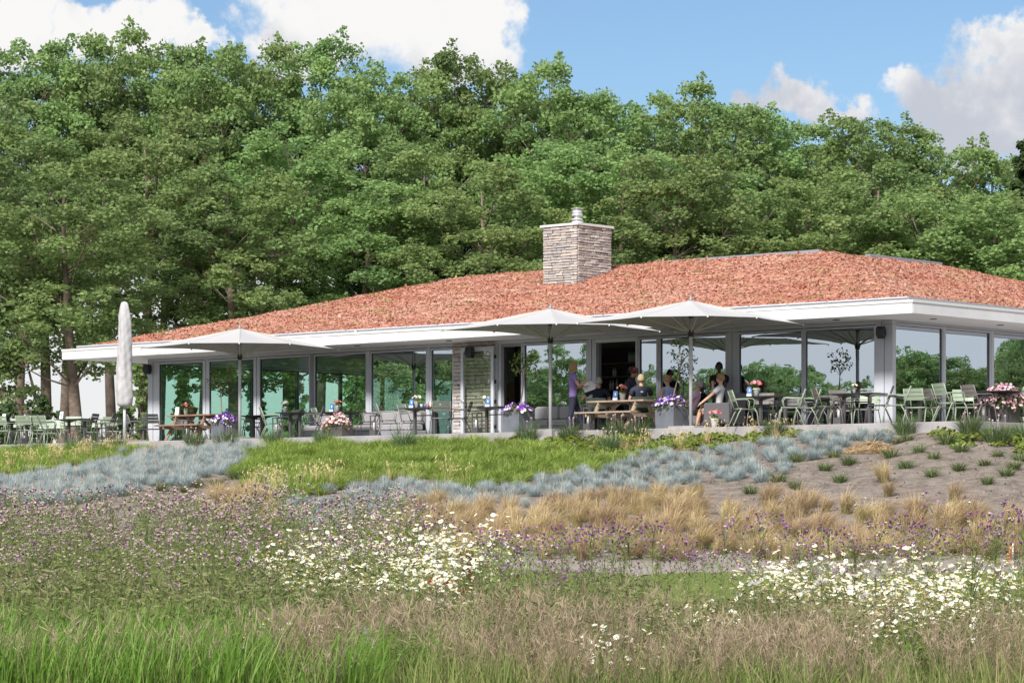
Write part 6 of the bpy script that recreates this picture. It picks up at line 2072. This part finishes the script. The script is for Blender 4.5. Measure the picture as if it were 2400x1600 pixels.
def make_person(loc, heading, label, H=1.68, seated=False, lean=0.0, twist=0.0, lhand=None, rhand=None, lfoot=None, rfoot=None, hair='short', haircol=(.3, .2, .1), shirt=(.2, .2, .3), trousers=(.05, .05, .09), sleeve='short', shorts=False, skin=None, female=True, shoes=(.03, .03, .035), headyaw=0.0, headpitch=0.0, hip_z=None, seat_h=.47, group=None):
    """local axes: faces +y, right hand side +x, feet or seat at the origin"""
    k = H / 1.68
    skin = skin or M['skin']
    sw, hw = (.172, .085) if female else (.20, .085)
    hipz = hip_z if hip_z is not None else ((seat_h + .09) if seated else .89 * k)
    pel = Vector((0, 0, hipz))
    up = Vector((0, math.sin(lean), math.cos(lean)))
    fw = Vector((0, math.cos(lean), -math.sin(lean)))
    ct, st_ = math.cos(twist), math.sin(twist)
    side = Vector((ct, st_, 0))
    chest = pel + up * .36 * k
    neck = pel + up * .56 * k
    skull = neck + up * .11 * k + fw * .02
    sh = {1: neck - up * .07 * k + side * sw * k, -1: neck - up * .07 * k - side * sw * k}
    hip = {1: pel + Vector((hw * k, 0, -.02)), -1: pel + Vector((-hw * k, 0, -.02))}
    J, Rr, Eg, Rg = [], [], [], []
    def add(p, r, par, reg):
        J.append(Vector(p)); Rr.append(r); i = len(J) - 1
        if par is not None: Eg.append((par, i)); Rg.append(reg)
        return i
    tw = .118 if female else .125
    b0 = add(pel, .128 * k if female else .125 * k, None, '')
    b1 = add(pel + up * .17 * k, .108 * k if female else .122 * k, b0, 'torso')
    b2 = add(chest, .132 * k if female else .148 * k, b1, 'torso')
    b3 = add(neck - up * .075 * k, .105 * k, b2, 'torso')
    b4 = add(neck + up * .02, .052 * k, b3, 'neck')
    add(skull, .06 * k, b4, 'neck')
    wrists = {}
    for s_, hand in ((1, rhand), (-1, lhand)):
        i0 = add(sh[s_], .062 * k, b3, 'torso')
        if hand is None: hand = sh[s_] + Vector((.07 * s_, .06, -.52 * k))
        el, wr = limb_ik(sh[s_], hand, .285 * k, .25 * k, Vector((s_ * .6, -.8, -.7)))
        im = add(sh[s_].lerp(el, .5), .050 * k, i0, 'uarm')
        i1 = add(el, .041 * k, im, 'uarm2')
        i15 = add(el.lerp(wr, .4), .039 * k, i1, 'farm')
        i2 = add(wr, .026 * k, i15, 'farm')
        d = (wr - el).normalized()
        i3 = add(wr + d * .05 * k, .030 * k, i2, 'hand')
        i4 = add(wr + d * .085 * k, .026 * k, i3, 'hand')
        wrists[s_] = (wr, d)
    feet = {}
    for s_, foot in ((1, rfoot), (-1, lfoot)):
        if foot is None:
            foot = Vector((s_ * .10, .42 if seated else 0.0, .07))
        foot = Vector(foot)
        kn, an = limb_ik(hip[s_], foot, .42 * k, .41 * k, Vector((s_ * .12, 1, .55 if seated else 0.0)))
        j0 = add(hip[s_], .098 * k, b0, 'pelvis')
        jm = add(hip[s_].lerp(kn, .45), .082 * k, j0, 'thigh')
        j1 = add(kn, .058 * k, jm, 'thigh2')
        j15 = add(kn.lerp(an, .35), .056 * k, j1, 'shin')
        j2 = add(an, .038 * k, j15, 'shin')
        dirf = Vector((s_ * .15, 1, 0)).normalized()
        j3 = add(an + dirf * .06 + Vector((0, 0, -.035)), .038, j2, 'foot')
        add(an + dirf * .15 + Vector((0, 0, -.042)), .030, j3, 'foot')
    me = bpy.data.meshes.new('tmp')
    me.from_pydata(J, Eg, [])
    ob = bpy.data.objects.new('tmp', me); COL.objects.link(ob)
    md = ob.modifiers.new('s', 'SKIN'); md.use_smooth_shade = True; md.branch_smoothing = .6
    sk = me.skin_vertices[0].data
    for i, r in enumerate(Rr):
        flat = .82 if i in (b0, b1, b2, b3) else 1.0
        sk[i].radius = (r * (1.0 if flat == 1 else 1.18), r * flat)
        sk[i].use_root = (i == 0)
    sb = ob.modifiers.new('u', 'SUBSURF'); sb.levels = 1; sb.render_levels = 1
    dg = bpy.context.evaluated_depsgraph_get()
    ev = bpy.data.meshes.new_from_object(ob.evaluated_get(dg))
    bpy.data.objects.remove(ob)
    V_ = np.array([v.co for v in ev.vertices]); FC = [tuple(p.vertices) for p in ev.polygons]
    # region of every face: nearest bone, measured against its thickness
    A = np.array([J[a] for a, b in Eg]); B = np.array([J[b] for a, b in Eg])
    C = np.array([V_[list(f)].mean(0) for f in FC])
    ab = B - A
    t = np.clip(((C[:, None] - A[None]) * ab[None]).sum(-1) / np.maximum((ab * ab).sum(-1), 1e-9)[None], 0, 1)
    dist = np.linalg.norm(C[:, None] - (A[None] + ab[None] * t[..., None]), axis=-1)
    ra = np.array([Rr[a] for a, b in Eg]); rb = np.array([Rr[b] for a, b in Eg])
    reg = np.array(Rg)[np.argmin(dist / (ra + (rb - ra) * t), 1)]
    o = empty('person', loc, heading - math.pi / 2, label, 'person', group)
    mb = MB()
    mb.v = [tuple(v) for v in V_]; mb.f = list(FC); mb.m = [0] * len(FC); mb.sm = [True] * len(FC)
    # head with face, set on the neck
    hc = skull + up * .055 * k + fw * .012
    Mh = Matrix.Translation(hc) @ Euler((-lean * .6 + headpitch, 0, headyaw)).to_matrix().to_4x4()
    hb = len(mb.v)
    n_, m_ = 14, 12
    for i in range(m_ + 1):
        th = math.pi * i / m_
        for j in range(n_):
            ph_ = 2 * math.pi * j / n_
            x, y, z = math.sin(th) * math.cos(ph_), math.sin(th) * math.sin(ph_), -math.cos(th)
            wx_, wy_, wz_ = .074, .094, .118
            if z < -.1: wx_ *= 1 - .32 * (-z); wy_ *= 1 - .12 * (-z)
            X_, Y_, Z_ = x * wx_, y * wy_, z * wz_
            if y > .5 and abs(x) < .3 and -.35 < z < .15: Y_ += .022 * (1 - abs(x) / .3) * (1 - abs(z + .15) / .4)      # nose
            if y > .4 and .05 < z < .35 and .18 < abs(x) < .6: Y_ -= .007                                                # eye sockets
            mb.v.append(tuple(Mh @ Vector((X_ * k, Y_ * k, Z_ * k))))
    for i in range(m_):
        for j in range(n_):
            a, b = hb + i * n_ + j, hb + i * n_ + (j + 1) % n_
            mb.f.append((a, b, b + n_, a + n_)); mb.m.append(0); mb.sm.append(True)
    for s_ in (-1, 1):
        e0 = len(mb.v); mb.ball((0, 0, 0), .011 * k, 6, 5, 1)
        for q in range(e0, len(mb.v)): mb.v[q] = tuple(Mh @ (Vector(mb.v[q]) + Vector((s_ * .030, .083, .022)) * k))
        e0 = len(mb.v); mb.ball((0, 0, 0), .022 * k, 6, 5, 0, (.35, .6, 1.2))
        for q in range(e0, len(mb.v)): mb.v[q] = tuple(Mh @ (Vector(mb.v[q]) + Vector((s_ * .076, -.005, .0)) * k))
    e0 = len(mb.v); mb.ball((0, 0, 0), .022 * k, 6, 4, 2, (1, .4, .3))
    for q in range(e0, len(mb.v)): mb.v[q] = tuple(Mh @ (Vector(mb.v[q]) + Vector((0, .086, -.055)) * k))
    # fingers, each its own tapered chain rooted inside the palm
    for s_ in (1, -1):
        wr, d = wrists[s_]
        sd = d.cross(Vector((0, 0, 1)))
        sd = sd.normalized() if sd.length > .05 else Vector((1, 0, 0))
        nr = sd.cross(d).normalized()
        for q in range(4):
            base = wr + d * .070 * k + sd * (q - 1.5) * .019 * k
            ln_ = (.070, .080, .075, .058)[q] * k
            mb.tube([base, base + d * ln_ * .5 - nr * .004, base + d * ln_ * .95 - nr * .018], [.0095 * k, .0088 * k, .006 * k], 5, 0)
        base = wr + d * .03 * k - sd * .024 * k * s_
        mb.tube([base, base + (d * .6 - sd * s_ * .8) * .04 * k, base + (d * .95 - sd * s_ * .7) * .068 * k], [.011 * k, .0095 * k, .007 * k], 5, 0)
    body = mb.build('body', [skin, M['eye'], M['lip']], o)
    # clothes: the body's own faces, lifted off the skin
    nrm = np.array([v.normal for v in ev.vertices])
    def garment(name, regs, m, off, extra=None):
        sel = np.isin(reg, regs)
        if extra is not None: sel |= extra
        ids = sorted({i for f, s_ in zip(FC, sel) if s_ for i in f})
        mp = {v: i for i, v in enumerate(ids)}
        g = MB(); g.add([tuple(V_[i] + nrm[i] * off) for i in ids], [tuple(mp[i] for i in f) for f, s_ in zip(FC, sel) if s_], 0, True)
        ob = g.build(name, m, o)
        sm_ = ob.modifiers.new('t', 'SOLIDIFY'); sm_.thickness = .006; sm_.offset = 1
        return ob
    up_regs = ['torso'] + (['uarm'] if sleeve == 'short' else ['uarm', 'uarm2', 'farm'] if sleeve == 'long' else [])
    pd = np.array(up)
    hh = (C - np.array(pel)) @ pd
    lowtorso = np.isin(reg, ['torso']) & (hh < .02)
    garment('shirt', up_regs, shirt if not isinstance(shirt, tuple) else cloth('%d_%d_%d' % tuple(int(c * 999) for c in shirt), shirt), .010, np.isin(reg, ['pelvis']) & (hh > -.02) if not seated else None)
    lr = ['pelvis', 'thigh'] + ([] if shorts else ['thigh2', 'shin'])
    garment('trousers', lr, cloth('%d_%d_%d' % tuple(int(c * 999) for c in trousers), trousers), .006, lowtorso)
    garment('shoes', ['foot'], cloth('%d_%d_%d' % tuple(int(c * 999) for c in shoes), shoes), .006)
    # hair: a cap over the skull, lengthened at the back for a bob, plus a bun
    hm = MB()
    n2, m2 = 18, 12
    for i in range(m2 + 1):
        th = math.pi * i / m2
        for j in range(n2):
            a = 2 * math.pi * j / n2
            x, y, z = math.sin(th) * math.cos(a), math.sin(th) * math.sin(a), -math.cos(th)
            rr = 1.13 + .035 * math.sin(a * 5 + i) + .02 * math.sin(a * 9 - i * 2)
            if hair == 'bob': rr += .08 * max(0, -z + .25) * (1 if y < .45 else 0)
            hm.v.append(tuple(Mh @ (Vector((x * .076 * rr, y * .096 * rr - .006, z * .118 * rr)) * k)))
    low = {'short': -.30, 'bob': -.92, 'bun': -.20, 'crop': -.15}[hair]
    for i in range(m2):
        th = math.pi * (i + .5) / m2; z = -math.cos(th)
        for j in range(n2):
            a = 2 * math.pi * (j + .5) / n2; y = math.sin(a); x = math.cos(a)
            lim = .40 if y > .55 else (low * .9 if y < .15 else low * .45 + .15)
            if hair == 'bob' and .15 <= y <= .55: lim = -.55
            if z > lim:
                p, q = i * n2 + j, i * n2 + (j + 1) % n2
                hm.f.append((p, q, q + n2, p + n2)); hm.m.append(0); hm.sm.append(True)
    if hair == 'bun':
        e0 = len(hm.v); hm.ball((0, 0, 0), .05 * k, 8, 6)
        for q in range(e0, len(hm.v)): hm.v[q] = tuple(Mh @ (Vector(hm.v[q]) + Vector((0, -.115, .065)) * k))
    mh = mat('hair_%d_%d_%d' % tuple(int(c * 999) for c in haircol), haircol, 0.65, 0.3, 40, bump=0.5, bscale=60)
    ho = hm.build('hair', mh, o)
    sm_ = ho.modifiers.new('t', 'SOLIDIFY'); sm_.thickness = .012; sm_.offset = 1
    return o, {s_: wrists[s_] for s_ in (1, -1)}, Mh


def badge(person, pts, name='shirt_print'):
    mb = MB(); mb.add(pts, [(0, 1, 2, 3)]); return mb.build(name, M['card'], person)


# the standing woman with papers
p, wr, _ = make_person(P(1343, -3.45), face(8), 'woman standing in lilac polo and navy trousers reading out papers', 1.72, lean=-.02, lhand=(-.02, .27, 1.16), rhand=(.10, .30, 1.27), lfoot=(-.13, .30, .07), rfoot=(.13, -.20, .07), hair='bob', haircol=(.36, .23, .11), shirt=(.26, .18, .46), trousers=(.018, .018, .045), headpitch=-.10)
pw = Matrix.Translation(p.location) @ p.rotation_euler.to_matrix().to_4x4()
bpy.context.view_layer.update()
for i, (dx_, dz_, tilt, lb) in enumerate(((0, 0, .55, 'white open sheet held low by the standing woman'), (.05, .06, 1.0, 'white folded sheet at the standing woman\'s raised hand'))):
    g = MB()
    w_, h_ = (.30, .24) if i == 0 else (.16, .2)
    vs = [(-w_ / 2, -h_ / 2, .02), (w_ / 2, -h_ / 2, -.01), (w_ / 2, h_ / 2, .02), (-w_ / 2, h_ / 2, .0)]
    g.add(vs, [(0, 1, 2, 3)])
    ob = g.build('paper_sheet', M['card'])
    ob.location = pw @ Vector((-.02 + .1 * i, .40 - .09 * i, 1.14 + .09 * i)); ob.rotation_euler = (rad(64 - 20 * i), rad(-22), rad(12))
    tag(ob, lb, 'paper')
# two men in navy with their backs to us
p, _, _ = make_person(P(1402, -2.2), face(84), 'grey haired man in navy shirt seated with his left hand raised', 1.74, True, .05, lhand=(-.36, .30, .98), rhand=(.25, .35, .76), hair='short', haircol=(.42, .40, .38), shirt=(.018, .018, .045), trousers=(.03, .03, .05), female=False, headyaw=.15)
badge(p, [(-.06, -.172, .88), (.04, -.172, .88), (.04, -.172, .895), (-.06, -.172, .895)])
p, _, _ = make_person(P(1503, -2.2), face(92), 'blond man in navy polo and grey shorts seated with his back to us', 1.78, True, .05, lhand=(-.22, .38, .76), rhand=(.22, .38, .76), hair='short', haircol=(.42, .32, .18), shirt=(.030, .036, .065), trousers=(.09, .085, .085), shorts=True, female=False)
badge(p, [(-.03, -.178, .99), (.03, -.178, .99), (.03, -.172, 1.03), (-.03, -.172, 1.03)])
# waitress at the bar door
make_person(P(1466, -.9), face(12), 'waitress in dark tee with reddish bun leaning over a table', 1.72, lean=.30, lhand=(-.10, .52, 1.12), rhand=(.14, .50, 1.10), lfoot=(-.1, .12, .07), rfoot=(.1, -.12, .07), hair='bun', haircol=(.14, .035, .03), shirt=(.04, .04, .06), trousers=(.04, .04, .05))
make_person(P(1566, -2.0), face(125), 'woman in light blue sleeveless top with short brown hair seen from behind', 1.7, True, .02, lhand=(-.30, .12, .66), rhand=(.2, .36, .76), hair='short', haircol=(.33, .19, .11), shirt=(.40, .52, .78), trousers=(.30, .30, .34), sleeve='none', headyaw=.35)
make_person(P(1621, -2.3), face(172), 'grey haired woman in pink top reclining beside the parasol pole', 1.66, True, -.28, lhand=(-.22, .30, .56), rhand=(.22, .32, .58), hair='short', haircol=(.36, .35, .34), shirt=(.66, .42, .58), trousers=(.28, .33, .22), lfoot=(-.1, .62, .07), rfoot=(.12, .56, .07), seat_h=.34)
t = empty('low_seat'); mb = MB(); mb.box(-.32, .32, -.34, .32, .04, .36, 0, .04); mb.build('seat_cushion', M['sofa'], t)
mb = MB(); mb.box(-.32, .32, -.46, -.345, .04, .66, 0, .03); mb.build('back_cushion', M['sofa'], t)
put(t, 1621, -2.3, face(172) - math.pi / 2, 'low grey seat under the grey haired woman in pink', 'seat')
make_person(P(1684, -2.95), face(160), 'person in white top and green shorts in the grey armchair with hand at face', 1.7, True, -.10, lhand=(-.30, .36, .62), rhand=(.07, .17, 1.07), hair='crop', haircol=(.30, .16, .08), shirt=(.70, .70, .74), trousers=(.22, .30, .16), shorts=True, lfoot=(-.1, .55, .07), rfoot=(.1, .50, .07), seat_h=.40, headpitch=-.1)
p, wr, _ = make_person(P(1686, -.34), face(250), 'waiter in black standing close to the glass with folded arms', 1.74, lhand=(-.02, .26, 1.02), rhand=(.06, .28, 1.06), hair='crop', haircol=(.012, .01, .01), shirt=(.008, .008, .010), trousers=(.01, .01, .012), female=False, skin=M['skindark'])
